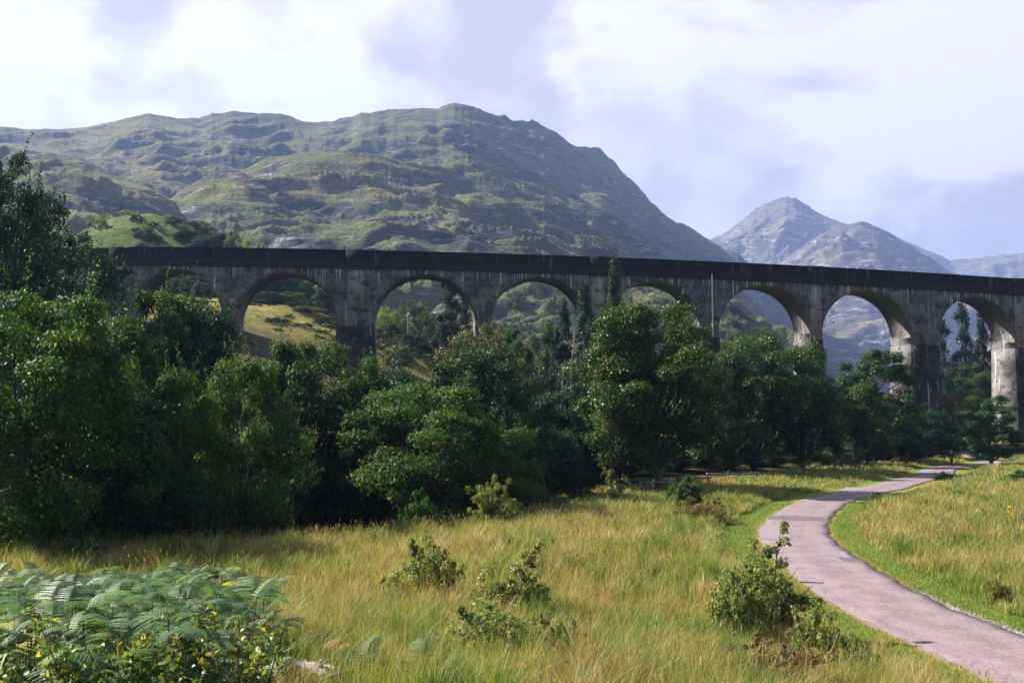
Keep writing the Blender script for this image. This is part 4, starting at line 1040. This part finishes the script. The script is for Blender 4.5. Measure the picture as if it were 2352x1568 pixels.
v, f, ti, st = fern_cluster(c3[dens], 2, .47, 9, (.3, 2.15))
bed = link('bracken', npmesh('bracken', v, f, M['fern'], False, {'tint': ('FLOAT', ti)})); tag(bed, 'bed of silvery green bracken filling the near left corner', 'bracken', None, 'stuff')
nst = link('stalks', st.mesh('stalks', M['twig']), bed)
def fern(u, v_, Y, n, size, mat, label, zup=(.2, .5)):
    p = at(u, v_, Y); g = gz(p[0], Y)
    o = empty('fern', (p[0], Y, g), label, 'fern', 'single bracken plants')
    pts = np.stack([rng.normal(0, .12, n), rng.normal(0, .12, n), np.zeros(n)], -1)
    v, f, ti, st = fern_cluster(pts, 1, size, int(u)+int(v_), zup)
    link('frond', npmesh('frond', v, f, M[mat], False, {'tint': ('FLOAT', ti)}), o); link('stalk', st.mesh('stalk', M['twig']), o)
fern(1285, 1500, 13.2, 9, 0.54, 'fern', 'green bracken fern below the small birch scrub')
fern(1330, 1540, 12.4, 7, 0.50, 'fern', 'green bracken fern at the bottom edge beside a golden frond')
fern(870, 1545, 12.2, 9, 0.54, 'fern', 'green bracken fern right of the grey log')
fern(960, 1535, 12.6, 7, 0.50, 'fern', 'green bracken fern between the log and the wide scrub')
fern(690, 1440, 14.5, 7, 0.47, 'fern', 'pale bracken fern at the right end of the bracken bed')
fern(540, 1335, 16.5, 4, .8, 'fern_gold', 'golden yellow fern standing up from the bracken bed', (.6, .9))
fern(1060, 1550, 12.0, 4, .55, 'fern_gold', 'golden yellow fern at the bottom edge of the meadow')
fern(1245, 1555, 11.8, 3, .5, 'fern_gold', 'small golden frond beside the bottom edge ferns')
fern(755, 1490, 13.4, 3, .5, 'fern_rust', 'orange withered fern above the grey log')
fern(735, 1395, 15.5, 5, .6, 'fern_rust', 'reddish withered fern at the edge of the bracken bed')
fern(1660, 1240, 33, 5, 0.50, 'fern', 'light green fern in the rough grass left of the road')

# birch sapling in the near corner
def big_leaf(pos, d, n, L):
    s_ = unit(np.cross(d, n)); n = np.cross(s_, d)
    out = [pos]
    for t_, w, z in ((.22, .36, .04), (.45, .42, .06), (.72, .24, .04)): out += [pos+d*L*t_+s_*L*w+n*L*z*1.6, pos+d*L*t_-s_*L*w+n*L*z*1.6, pos+d*L*t_-n*L*.02]
    out.append(pos+d*L-n*L*.12); return out
BLF4 = [[1, 4, 6, 3], [2, 3, 6, 5], [4, 7, 9, 6], [5, 6, 9, 8]]; BLF3 = [[0, 1, 3], [0, 3, 2], [7, 10, 9], [9, 10, 8]]
def sapling(shoots, Y, label, seed):
    r = np.random.default_rng(seed); b0 = at(shoots[0][0], 1568, Y); g = gz(b0[0], Y)
    o = empty('birch_sapling', (b0[0], Y, g), label, 'sapling'); loc = np.array([b0[0], Y, g]); st = MB(); V = []; f4 = []; f3 = []; ti = []; n = 0
    for (u0, u1, v1, dy) in shoots:
        tipp = at(u1, v1, Y+dy); rt = at(u0, 1568, Y); rt = np.array([rt[0], Y+r.normal(0, .1), gz(rt[0], Y)-.05])
        m = rt*.5+tipp*.5+np.array([r.normal(0, .05), r.normal(0, .05), .05]); pth = catmull([rt, m, tipp], 14)-loc
        st.tube(pth, np.linspace(.011, .003, len(pth)), 5)
        L = np.linalg.norm(tipp-rt); nl = int(L*62)
        for q in range(nl):
            t_ = r.uniform(.1, 1.0); k_ = min(len(pth)-2, int(t_*(len(pth)-1))); a = r.random()*6.28
            d = unit(np.array([math.cos(a), math.sin(a), r.uniform(-.5, .4)])); sl = r.uniform(.02, .30)*(1.15-t_)+.02
            p = pth[k_]+d*sl+np.array([0, 0, .3*sl]); st.tube([pth[k_], p], [.0025, .0015], 3, False)
            for _ in range(1 if sl < .08 else 4):
                dd = unit(d*.7+r.normal(0, .7, 3)+[0, 0, -.35]); nn = unit(r.normal(0, .55, 3)+[0, 0, 1]); ps = p-d*sl*r.uniform(0, .7) if sl > .08 else p
                lv = big_leaf(ps, dd, nn, r.uniform(.035, .066)); V += lv; f4 += [[c+n for c in q_] for q_ in BLF4]; f3 += [[c+n for c in q_] for q_ in BLF3]; n += len(lv); ti += [r.random()]*len(lv)
    link('stem', st.mesh('stem', M['twig'], True), o)
    link('leaves', npmesh('leaves', np.array(V), [np.array(f4), np.array(f3)], M['sapling'], False, {'tint': ('FLOAT', np.array(ti))}), o)
sapling([(480, 462, 1375, .2), (460, 490, 1388, .4), (530, 590, 1372, .1), (420, 385, 1395, .0), (400, 440, 1425, .3), (350, 330, 1440, .1), (520, 540, 1445, .3), (570, 660, 1420, .0), (300, 300, 1470, -.1), (440, 470, 1480, -.2), (540, 600, 1500, -.2), (380, 400, 1490, -.3)], 7.6, 'young birch sapling with reddish shoots and yellowing leaves in the near corner', 21)
sapling([(330, 75, 1395, .2), (260, 190, 1470, 0), (220, 150, 1500, .1), (170, 110, 1520, -.1), (300, 240, 1500, .2), (80, 20, 1515, .1)], 7.4, 'birch sapling leaning left over the bracken, leftmost of the two', 22)

# grey log
p = gh(715, 1545, 2.0); lx = at(715, 1540, 11.6)
lg = empty('log', (lx[0], 11.6, gz(lx[0], 11.6)), 'weathered grey fallen log lying at the edge of the bracken', 'log')
L0 = at(655, 1512, 11.9)-np.array(lg.location); L1 = at(775, 1535, 11.5)-np.array(lg.location)
mb = MB(); q = np.linspace(0, 1, 14)[:, None]; pth = L0+(L1-L0)*q; pth[:, 2] -= .08; mb.tube(pth, .10+.014*np.sin(np.arange(14)*1.9), 12); me = mb.mesh('log_body', M['deadwood'], True); link('log_body', me, lg)
mb = MB(); mb.tube([pth[9], pth[9]+np.array([.02, -.1, .16])], [.035, .02], 7); link('branch_stub', mb.mesh('branch_stub', M['deadwood'], True), lg)

# ------------------------------------------------------------------ grass
t = NT('meadow_grass'); a = t.attr('tint').outputs['Fac']
cr_ = t.n('ShaderNodeValToRGB'); t.l(a, cr_.inputs[0]); e = cr_.color_ramp.elements
e[0].position = 0; e[0].color = (.060, .125, .024, 1); e[1].position = 1; e[1].color = (.60, .49, .27, 1)
for p_, c_ in ((.25, (.15, .235, .038)), (.46, (.34, .36, .080)), (.66, (.44, .37, .13)), (.84, (.31, .185, .07))):
    q = e.new(p_); q.color = (*c_, 1)
d = t.pbr(cr_.outputs[0], .5, .35); tr = t.n('ShaderNodeBsdfTranslucent'); t.l(t.mix(1.0, cr_.outputs[0], (1.15, 1.15, .7), 'MULTIPLY'), tr.inputs[0])
mx = t.n('ShaderNodeMixShader'); mx.inputs[0].default_value = .35; t.l(d, mx.inputs[1]); t.l(tr.outputs[0], mx.inputs[2]); M['grass'] = t.out(mx.outputs[0])
def view_filter(x, y, z, mg=200):
    u, v = project(np.stack([x, y, z], -1)); return (u > -mg) & (u < 2352+2.2*mg) & (v < 1568+160) & (v > 900)
def blades(x, y, z, h, w, lean_dir, lean, tint):
    n = len(x); P = np.stack([x, y, z], -1); th = rng.random(n)*np.pi
    s_ = np.stack([np.cos(th), np.sin(th), 0*th], -1)*w[:, None]*.5
    ld = np.stack([np.cos(lean_dir), np.sin(lean_dir), 0*th], -1)
    m = P+ld*(lean*h*.28)[:, None]+np.array([0, 0, 1.])*(h*.58)[:, None]
    tip = P+ld*(lean*h)[:, None]+np.array([0, 0, 1.])*(h*np.sqrt(np.clip(1-.5*lean**2, .2, 1)))[:, None]
    v = np.stack([P-s_, P+s_, m+s_*.75, m-s_*.75, tip+s_*.12, tip-s_*.12], 1).reshape(-1, 3)
    b_ = np.arange(n)[:, None]*6; f = np.concatenate([b_+np.array([[0, 1, 2, 3]]), b_+np.array([[3, 2, 4, 5]])])
    return v, f, np.repeat(tint, 6)
GV = []; GF = []; GT = []; gn = 0
def grow(x0, x1, y0, y1, dens, hmin, hmax, wmul, tuss=.6, side=None):
    global gn
    area = (x1-x0)*(y1-y0); n = int(area*dens)
    nt_ = max(1, int(area*1.6)); tc = np.stack([rng.uniform(x0, x1, nt_), rng.uniform(y0, y1, nt_)], -1)
    k_ = int(n*tuss); ti_ = rng.integers(0, nt_, k_); rr = np.abs(rng.normal(0, .16, k_)); aa = rng.random(k_)*6.28
    x = np.concatenate([tc[ti_, 0]+rr*np.cos(aa), rng.uniform(x0, x1, n-k_)]); y = np.concatenate([tc[ti_, 1]+rr*np.sin(aa), rng.uniform(y0, y1, n-k_)])
    ld = np.concatenate([aa, rng.random(n-k_)*6.28]); ln = np.concatenate([np.clip(rr*1.9+rng.normal(.1, .12, k_), 0, .9), np.clip(np.abs(rng.normal(.15, .22, n-k_)), 0, .95)])
    tt_ = np.concatenate([rng.normal(0, .13, nt_)[ti_], np.zeros(n-k_)]); th_ = np.concatenate([rng.uniform(.75, 1.3, nt_)[ti_], rng.uniform(.6, 1.1, n-k_)])
    z = ground_z(x, y); ok = view_filter(x, y, z+.3)
    rd = road_dist(x, y); vn = .5*fbm(x/1.3, y/1.3, 31, 2)
    wv_ = np.where(rd < 0, 3.1-.9*sstep(26, 20, y)-.6*sstep(60, 75, y), 2.75)
    vis = np.abs(rd)+vn*.8 > wv_; ok &= vis
    edge_ = 36+.33*(x+17)+sstep(-6, 4, x)*12
    ok &= ~((y > edge_+5) & (x < 2)&(y < edge_+40)) & ~((y > 74) & (rd < -14)) & (z > -1.3)
    x, y, z, ld, ln, tt_, th_, rd = [q[ok] for q in (x, y, z, ld, ln, tt_, th_, rd)]
    n = len(x)
    pat = fbm(x/4.5, y/4.5, 41, 3); pat2 = fbm(x/1.6, y/1.6, 47, 2); red = fbm(x/6.0, y/6.0, 53, 2)
    tint = .52+.55*pat+.34*pat2+2.0*tt_+rng.normal(0, .14, n)+.16*sstep(.05, .4, red)*rng.random(n)
    far = sstep(24, 60, y); tint = tint-.05*far
    tint = np.clip(tint, .02, .99)
    h = rng.uniform(hmin, hmax, n)*th_*(1+.3*pat-.5*pat2)*(.55+.6*rng.random(n))*(.45+.55*sstep(2.4, 4.2, np.abs(rd)))
    ln = np.clip(ln+.12, 0, .95); wind = .8; ld = np.where(rng.random(n) < .18, wind+rng.normal(0, .7, n), ld)
    dist = np.hypot(x, y); w = wmul*np.maximum(.009, dist*.00046)*rng.uniform(.6, 1.3, n)
    v, f, t_ = blades(x, y, z-.02, h, w, ld, ln, tint); GV.append(v); GF.append(f+gn); GT.append(t_); gn += len(v)
grow(-9, 9, 9.5, 18, 620, .38, .72, 1.0)
grow(-14, 9, 18, 26, 460, .40, .75, 1.15)
grow(-20, 12, 26, 38, 270, .42, .78, 1.2)
grow(9, 26, 18, 38, 330, .40, .75, 1.1)
grow(-26, 16, 38, 56, 170, .45, .8, 1.25)
grow(12, 45, 38, 62, 170, .45, .8, 1.25)
grow(-2, 36, 56, 84, 110, .22, .45, 1.3)
grow(30, 68, 62, 92, 80, .35, .65, 1.35)
grow(8, 95, 84, 135, 45, .3, .55, 1.5)
nr_ = 420; tcx = rng.uniform(-20, 34, nr_); tcy = rng.uniform(12, 62, nr_); k_ = 46
x = np.repeat(tcx, k_)+rng.normal(0, .10, nr_*k_); y = np.repeat(tcy, k_)+rng.normal(0, .10, nr_*k_); a_ = np.arctan2(y-np.repeat(tcy, k_), x-np.repeat(tcx, k_))
pat_r = np.repeat(fbm(tcx/7., tcy/7., 61, 2) > .02, k_)
xs_ = rng.uniform(-14, 30, 26000); ys_ = rng.uniform(11, 48, 26000); ok2 = fbm(xs_/5., ys_/5., 67, 2)+rng.normal(0, .25, 26000) > .18
x = np.concatenate([x[pat_r], xs_[ok2]]); y = np.concatenate([y[pat_r], ys_[ok2]]); n1_ = int(pat_r.sum()); n2_ = len(x)-n1_
z = ground_z(x, y); ok = view_filter(x, y, z+.3) & (np.abs(road_dist(x, y)) > 3.4) & (y < 36+.33*(x+17)+sstep(-6, 4, x)*12+4)
h = np.concatenate([rng.uniform(.45, .85, n1_), rng.uniform(.65, 1.0, n2_)]); tn_ = np.concatenate([rng.uniform(0, .16, n1_), rng.choice([.84, .9, 1.0, .8], n2_)])
ln = np.concatenate([np.abs(rng.normal(.2, .15, n1_)), np.abs(rng.normal(.2, .2, n2_))]); ld = np.concatenate([a_[pat_r], rng.random(n2_)*6.28])
w = np.maximum(.008, np.hypot(x, y)*.0004)*np.concatenate([np.full(n1_, 1.0), np.full(n2_, .75)])
x, y, z, h, tn_, ln, ld, w = [q[ok] for q in (x, y, z, h, tn_, ln, ld, w)]
v, f, t_ = blades(x, y, z-.02, h, w, ld, np.clip(ln, 0, .9), tn_); GV.append(v); GF.append(f+gn); GT.append(t_); gn += len(v)
hd = (tn_ > .7); hp = np.stack([x+np.cos(ld)*ln*h, y+np.sin(ld)*ln*h, z-.02+h*np.sqrt(np.clip(1-.5*ln**2, .2, 1))-.05], -1)[hd]
v, f, t_ = blades(hp[:, 0], hp[:, 1], hp[:, 2], rng.uniform(.06, .13, len(hp)), np.maximum(.016, np.hypot(hp[:, 0], hp[:, 1])*.0009), ld[hd], np.full(len(hp), .4), np.full(len(hp), .8)+rng.normal(0, .04, len(hp))); GV.append(v); GF.append(f+gn); GT.append(t_); gn += len(v)
grass = link('grass', npmesh('grass', np.concatenate(GV), np.concatenate(GF), M['grass'], False, {'tint': ('FLOAT', np.concatenate(GT))}))
tag(grass, 'long straw coloured and green meadow grass on both sides of the road', 'grass', None, 'stuff')
nw = 900; wx_ = rng.uniform(-16, 34, nw); wy_ = rng.uniform(11, 60, nw)
ok = (np.abs(road_dist(wx_, wy_)) > 3.3) & (fbm(wx_/4., wy_/4., 97, 2) > -.05) & (wy_ < 36+.33*(wx_+17)+sstep(-6, 4, wx_)*12+4); wx_, wy_ = wx_[ok], wy_[ok]; wz_ = ground_z(wx_, wy_); ok = view_filter(wx_, wy_, wz_); wx_, wy_, wz_ = wx_[ok], wy_[ok], wz_[ok]; nw = len(wx_)
sz_ = rng.uniform(.15, .42, nw); C_ = np.stack([wx_, wy_, wz_+sz_*.9], -1); R_ = np.stack([sz_, sz_, sz_*.9], -1)
pos, nrm = clump_leaves(C_, R_, 70); ll = rng.uniform(.03, .075, len(pos))*np.repeat(np.clip(np.hypot(wx_, wy_)/22, .8, 1.8), 70); v, f, ti = leaf_arrays(pos, nrm, ll, ll*.6, .3); wb = np.repeat(rng.random(nw), 70*4)
M['weed'] = leaf_mat('meadow_weed_leaf', (.060, .105, .030), (.26, .29, .09), (.40, .22, .07), .16, .38, .6, .2)
tag(link('weeds', npmesh('weeds', v, f, M['weed'], False, {'tint': ('FLOAT', np.clip(.5*ti+.5*wb, 0, 1))})), 'low leafy weeds scattered through the meadow grass', 'weeds', None, 'stuff')
# mown verge
x = rng.uniform(2, 26, 900000); y = rng.uniform(16, 62, 900000); keep_ = (rng.random(900000) < np.clip((26/np.hypot(x, y))**2, 0, 1))
x, y = x[keep_], y[keep_]; rd = np.abs(road_dist(x, y)); ok = (rd > 1.46+.12*noise2(x*2, y*2, 3)) & (rd < 3.6); x, y, rd = x[ok], y[ok], rd[ok]
z = ground_z(x, y); ok = view_filter(x, y, z); x, y, z, rd = x[ok], y[ok], z[ok], rd[ok]; n = len(x)
t = NT('verge_grass'); a = t.attr('tint').outputs['Fac']; col = t.mix(a, (.13, .235, .028), (.36, .315, .085)); d = t.pbr(col, .55, .3); tr = t.n('ShaderNodeBsdfTranslucent'); t.l(col, tr.inputs[0])
mx = t.n('ShaderNodeMixShader'); mx.inputs[0].default_value = .35; t.l(d, mx.inputs[1]); t.l(tr.outputs[0], mx.inputs[2]); M['vergegrass'] = t.out(mx.outputs[0])
tint = np.clip(.28+.5*fbm(x/1.8, y/1.8, 71, 3)+.7*sstep(1.85, 1.45, rd)+rng.normal(0, .12, n), 0, 1)
v, f, t_ = blades(x, y, z-.005, rng.uniform(.03, .075, n)*(1+.5*sstep(2.4, 3.2, rd)), np.maximum(.010, np.hypot(x, y)*.0006)*rng.uniform(.7, 1.2, n), rng.random(n)*6.28, np.clip(np.abs(rng.normal(.3, .3, n)), 0, .9), tint)
vg = link('verge_grass', npmesh('verge_grass', v, f, M['vergegrass'], False, {'tint': ('FLOAT', t_)})); tag(vg, 'short green verge grass bordering the road', 'grass', None, 'stuff')
print('blades', gn//6, n)

# ------------------------------------------------------------------ walker on the road
def skin(name, nodes, edges, mat, sub=2):
    me = bpy.data.meshes.new(name); me.from_pydata([p[:3] for p in nodes], edges, []); o = link(name, me)
    m = o.modifiers.new('skin', 'SKIN'); m.use_smooth_shade = True
    for i, nd in enumerate(nodes): me.skin_vertices[0].data[i].radius = (nd[3], nd[4] if len(nd) > 4 else nd[3]); me.skin_vertices[0].data[i].use_root = (i == 0)
    s_ = o.modifiers.new('sub', 'SUBSURF'); s_.levels = sub; s_.render_levels = sub
    dg = bpy.context.evaluated_depsgraph_get(); ev = bpy.data.meshes.new_from_object(o.evaluated_get(dg))
    bpy.data.objects.remove(o); ev.name = name
    ev.materials.clear(); ev.materials.append(mat); return ev
def flat_mat(name, c, rough=.8, spec=.2):
    t = NT(name); n = t.noise(t.obj(), 40, 3); return t.out(t.pbr(t.mix(n, tuple(q*.8 for q in c), tuple(min(1, q*1.2) for q in c)), rough, spec))
M['skin'] = flat_mat('skin', (.45, .27, .19), .5, .4); M['cloth'] = flat_mat('black_cloth', (.012, .012, .014)); M['hat'] = flat_mat('tan_hat', (.20, .155, .11)); M['trouser'] = flat_mat('dark_trousers', (.014, .015, .018)); M['shoe'] = flat_mat('dark_shoe', (.02, .018, .016))
wp = gh(2186, 1071, .06); wz = gz(wp[0], wp[1])+.05
walker = empty('person', (wp[0], wp[1], wz), 'walker in black clothes and tan hat on the far road, hands at face', 'person', None, .3)
# nodes: x right, y forward(-y faces camera), z up
nodes = [(0,0,.95,.15,.11),(0,0,1.12,.13,.10),(0,0,1.30,.17,.11),(0,0,1.44,.13,.09),(0,-.01,1.53,.055),(0,-.02,1.62,.078,.09),(0,-.02,1.72,.075,.09),
 (-.19,0,1.43,.06),(-.30,-.06,1.24,.045),(-.17,-.22,1.46,.034),(-.09,-.2,1.56,.026),(.19,0,1.43,.06),(.30,-.06,1.24,.045),(.17,-.22,1.46,.034),(.09,-.2,1.56,.026),
 (-.10,0,.88,.10),(-.11,-.03,.50,.065),(-.11,.01,.09,.042),(-.12,-.13,.035,.04,.035),(.10,0,.88,.10),(.12,.05,.50,.065),(.12,.12,.09,.042),(.12,.0,.035,.04,.035)]
edges = [(0,1),(1,2),(2,3),(3,4),(4,5),(5,6),(3,7),(7,8),(8,9),(9,10),(3,11),(11,12),(12,13),(13,14),(0,15),(15,16),(16,17),(17,18),(0,19),(19,20),(20,21),(21,22)]
for sx, hb in ((-1, 10), (1, 14)):  # five fingers each, curled in towards the face
    for k_, (dx, dz, L) in enumerate(((-.022, .015, .075), (-.008, .02, .085), (.008, .02, .08), (.022, .012, .065), (.03, -.02, .05))):
        b_ = len(nodes); p0 = nodes[hb]; nodes += [(p0[0]+sx*dx, p0[1]+.01, p0[2]+dz+.02, .011), (p0[0]+sx*dx-sx*.02, p0[1]+.03, p0[2]+dz+L, .008)]; edges += [(hb, b_), (b_, b_+1)]
link('body', skin('body', nodes, edges, M['skin']), walker)
def grown(ids, ed, g): return [tuple(nodes[i][:3])+tuple(r_+g for r_ in nodes[i][3:]) for i in ids], [(ids.index(a), ids.index(b_)) for a, b_ in ed]
jn, je = grown([2,1,0,3,7,8,9,11,12,13], [(0,1),(1,2),(2,3),(3,7),(7,8),(8,9),(3,11),(11,12),(12,13)], .022)
jn[2] = (0, 0, .80, .175, .145); jn[1] = (0, 0, 1.06, .155, .125)
link('jacket', skin('jacket', jn, je, M['cloth']), walker)
tn, te = grown([0,15,16,17,19,20,21], [(0,15),(15,16),(16,17),(0,19),(19,20),(20,21)], .018)
tn[0] = (0, 0, .93, .10, .09)
link('trousers', skin('trousers', tn, te, M['trouser']), walker)
for i in (17, 21):
    sn, se = grown([i, i+1], [(i, i+1)], .014); link('shoe', skin('shoe', sn, se, M['shoe']), walker)
mb = MB(); mb.tube([(0,-.02,1.745),(0,-.02,1.755)], .19, 16); mb.tube([(0,-.02,1.75),(0,-.02,1.81),(0,-.02,1.85)], [.115, .105, .08], 14); link('hat', mb.mesh('hat', M['hat'], True), walker)
mb = MB()
for sx in (-1, 1): mb.tube([(.033*sx, -.10, 1.665), (.033*sx, -.117, 1.665)], .012, 8)
link('eye', mb.mesh('eye', M['shoe'], True), walker)
mb = MB(); mb.tube([(0, -.105, 1.665), (0, -.135, 1.635), (0, -.115, 1.62)], [.010, .016, .010], 6); link('nose', mb.mesh('nose', M['skin'], True), walker)

# ------------------------------------------------------------------ haze
hzb = MB(); hzb.box((0, 4200, 800), (13000, 9000, 1610)); t = NT('valley_haze')
pv_ = t.n('ShaderNodeVolumePrincipled'); pv_.inputs['Color'].default_value = (.36, .50, 1, 1); pv_.inputs['Density'].default_value = 1.3e-4; pv_.inputs['Anisotropy'].default_value = .2
o_ = t.n('ShaderNodeOutputMaterial'); t.l(pv_.outputs[0], o_.inputs['Volume'])
hz_ = link('haze', hzb.mesh('haze', t.m)); tag(hz_, 'thin blue haze in the valley air', 'haze', None, 'stuff')

# ------------------------------------------------------------------ light, sky, camera
sun_az = math.radians(-66); sun_el = math.radians(39)
ld_ = bpy.data.lights.new('sun', 'SUN'); ld_.energy = 4.6; ld_.angle = math.radians(.5); ld_.color = (1, .94, .84)
so_ = bpy.data.objects.new('sun', ld_); COL.objects.link(so_)
to = Vector((math.sin(sun_az)*math.cos(sun_el), math.cos(sun_az)*math.cos(sun_el), math.sin(sun_el)))
so_.rotation_euler = to.to_track_quat('Z', 'Y').to_euler(); so_.location = (0, 0, 300)
t = NT('World', True); S.world = t.m
sk = t.n('ShaderNodeTexSky', sky_type='NISHITA', sun_disc=False, sun_elevation=sun_el, sun_rotation=sun_az); 
bgs = t.n('ShaderNodeBackground'); t.l(sk.outputs[0], bgs.inputs[0]); bgs.inputs[1].default_value = .05
dirv = t.n('ShaderNodeTexCoord').outputs['Generated']
sp = t.n('ShaderNodeSeparateXYZ'); t.l(dirv, sp.inputs[0])
azn = t.math('ARCTAN2', sp.outputs[0], sp.outputs[1]); eln = t.math('ARCSINE', sp.outputs[2])
cb = t.n('ShaderNodeCombineXYZ'); t.l(azn, cb.inputs[0]); t.l(t.math('MULTIPLY', eln, 1.5), cb.inputs[1])
P0 = t.map(cb.outputs[0], (1, 1, 1), (3.1, 1.3, .2)); P1 = t.map(cb.outputs[0], (1, 1, 1), (3.1-.04, 1.3+.055, .2))
c1 = t.noise(P0, 4.0, 9, .55, .35); c1b = t.noise(P1, 4.0, 5, .5, .35); c2 = t.noise(t.map(cb.outputs[0], (1, 1, 1), (4.2, 1.7, .6)), 7.0, 6, .6, .2)
c3 = t.noise(t.map(cb.outputs[0], (1, 1.4, 1), (1.2, 5.7, .6)), 2.2, 4, .5)
wn = t.n('ShaderNodeTexNoise'); t.l(cb.outputs[0], wn.inputs['Vector']); wn.inputs['Scale'].default_value = 5.5; wn.inputs['Detail'].default_value = 7; wn.inputs['Roughness'].default_value = .58
wv1 = t.n('ShaderNodeVectorMath', operation='MULTIPLY_ADD'); t.l(wn.outputs['Color'], wv1.inputs[0]); wv1.inputs[1].default_value = (.30, .30, .30); wv1.inputs[2].default_value = (-.15, -.15, -.15)
wv2 = t.n('ShaderNodeVectorMath', operation='ADD'); t.l(wv1.outputs[0], wv2.inputs[0]); t.l(dirv, wv2.inputs[1])
wv3 = t.n('ShaderNodeVectorMath', operation='NORMALIZE'); t.l(wv2.outputs[0], wv3.inputs[0]); wdir = wv3.outputs[0]
def blob(u, v, rad, hard=.3):
    p = at(u, v, 1000)-np.array([0, 0, CAMZ]); p = p/np.linalg.norm(p)
    dt = t.n('ShaderNodeVectorMath', operation='DOT_PRODUCT'); t.l(wdir, dt.inputs[0]); dt.inputs[1].default_value = tuple(p)
    ang = t.math('ARCCOSINE', t.math('MINIMUM', dt.outputs['Value'], 1.0))
    return t.ramp(ang, rad, rad*hard)
relief = t.math('MULTIPLY', t.math('SUBTRACT', c1, c1b), 4.6)
grey = t.math('ADD', t.math('MULTIPLY', t.ramp(c3, .40, .62), .26), t.math('MULTIPLY', t.ramp(c1, .46, .58), .34))
for (u, v, r_, h_, s_) in ((960, 70, .17, .15, .62), (800, 60, .13, .1, .4), (1170, 125, .11, .45, .85), (1060, 150, .10, .2, .6), (1225, 195, .07, .4, .7), (1120, 40, .09, .3, .7), (200, 200, .09, .1, .28), (1900, 60, .12, .1, .3), (1750, 250, .08, .2, .3), (1640, 420, .16, .2, .65), (1450, 330, .12, .2, .5), (2050, 450, .12, .2, .42), (320, 120, .08, .2, .35), (2300, 110, .06, .3, .4)):
    grey = t.math('MAXIMUM', grey, t.math('MULTIPLY', blob(u, v, r_, h_), s_))
for (u, v, r_) in ((2080, 200, .12), (1420, 60, .08), (680, 225, .10), (60, 60, .14), (2280, 250, .10)):
    grey = t.math('SUBTRACT', grey, t.math('MULTIPLY', blob(u, v, r_, .2), .6))
grey = t.math('ADD', grey, relief, clamp=True)
ccol = t.mix(grey, (.358, .342, .336), (.215, .192, .186))
lit = t.ramp(sp.outputs[1], -.2, .8, .14, 1.0)   # bright cloud bank over the mountains; unseen clouds dimmed to cut ambient light
bgc = t.n('ShaderNodeBackground'); t.l(ccol, bgc.inputs[0]); t.l(lit, bgc.inputs[1])
cov = t.math('MULTIPLY', t.ramp(c2, .30, .42), t.ramp(sp.outputs[1], -.1, .55, .35, 1.0))
cov = t.math('MAXIMUM', cov, t.math('MULTIPLY', t.ramp(sp.outputs[1], .45, .7), t.ramp(sp.outputs[2], .62, .45)))
mx = t.n('ShaderNodeMixShader'); t.l(cov, mx.inputs[0]); t.l(bgs.outputs[0], mx.inputs[1]); t.l(bgc.outputs[0], mx.inputs[2])
ow = t.n('ShaderNodeOutputWorld'); t.l(mx.outputs[0], ow.inputs[0])
cd = bpy.data.cameras.new('camera'); cd.sensor_width = 36; cd.lens = 36*F/2352; cd.clip_end = 30000; cd.clip_start = .05
co = bpy.data.objects.new('camera', cd); COL.objects.link(co); co.location = (0, 0, CAMZ); co.rotation_euler = (math.pi/2+PITCH, 0, 0); S.camera = co
S.view_settings.view_transform = 'Standard'; S.view_settings.look = 'None'; S.view_settings.exposure = 1.74; S.view_settings.gamma = 1
cy = S.cycles; cy.max_bounces = 6; cy.diffuse_bounces = 3; cy.glossy_bounces = 2; cy.transmission_bounces = 3; cy.volume_bounces = 0; cy.transparent_max_bounces = 8
cy.use_denoising = True; cy.denoiser = 'OPENIMAGEDENOISE'; cy.denoising_prefilter = 'ACCURATE'; cy.sample_clamp_indirect = 4; cy.caustics_reflective = False; cy.caustics_refractive = False
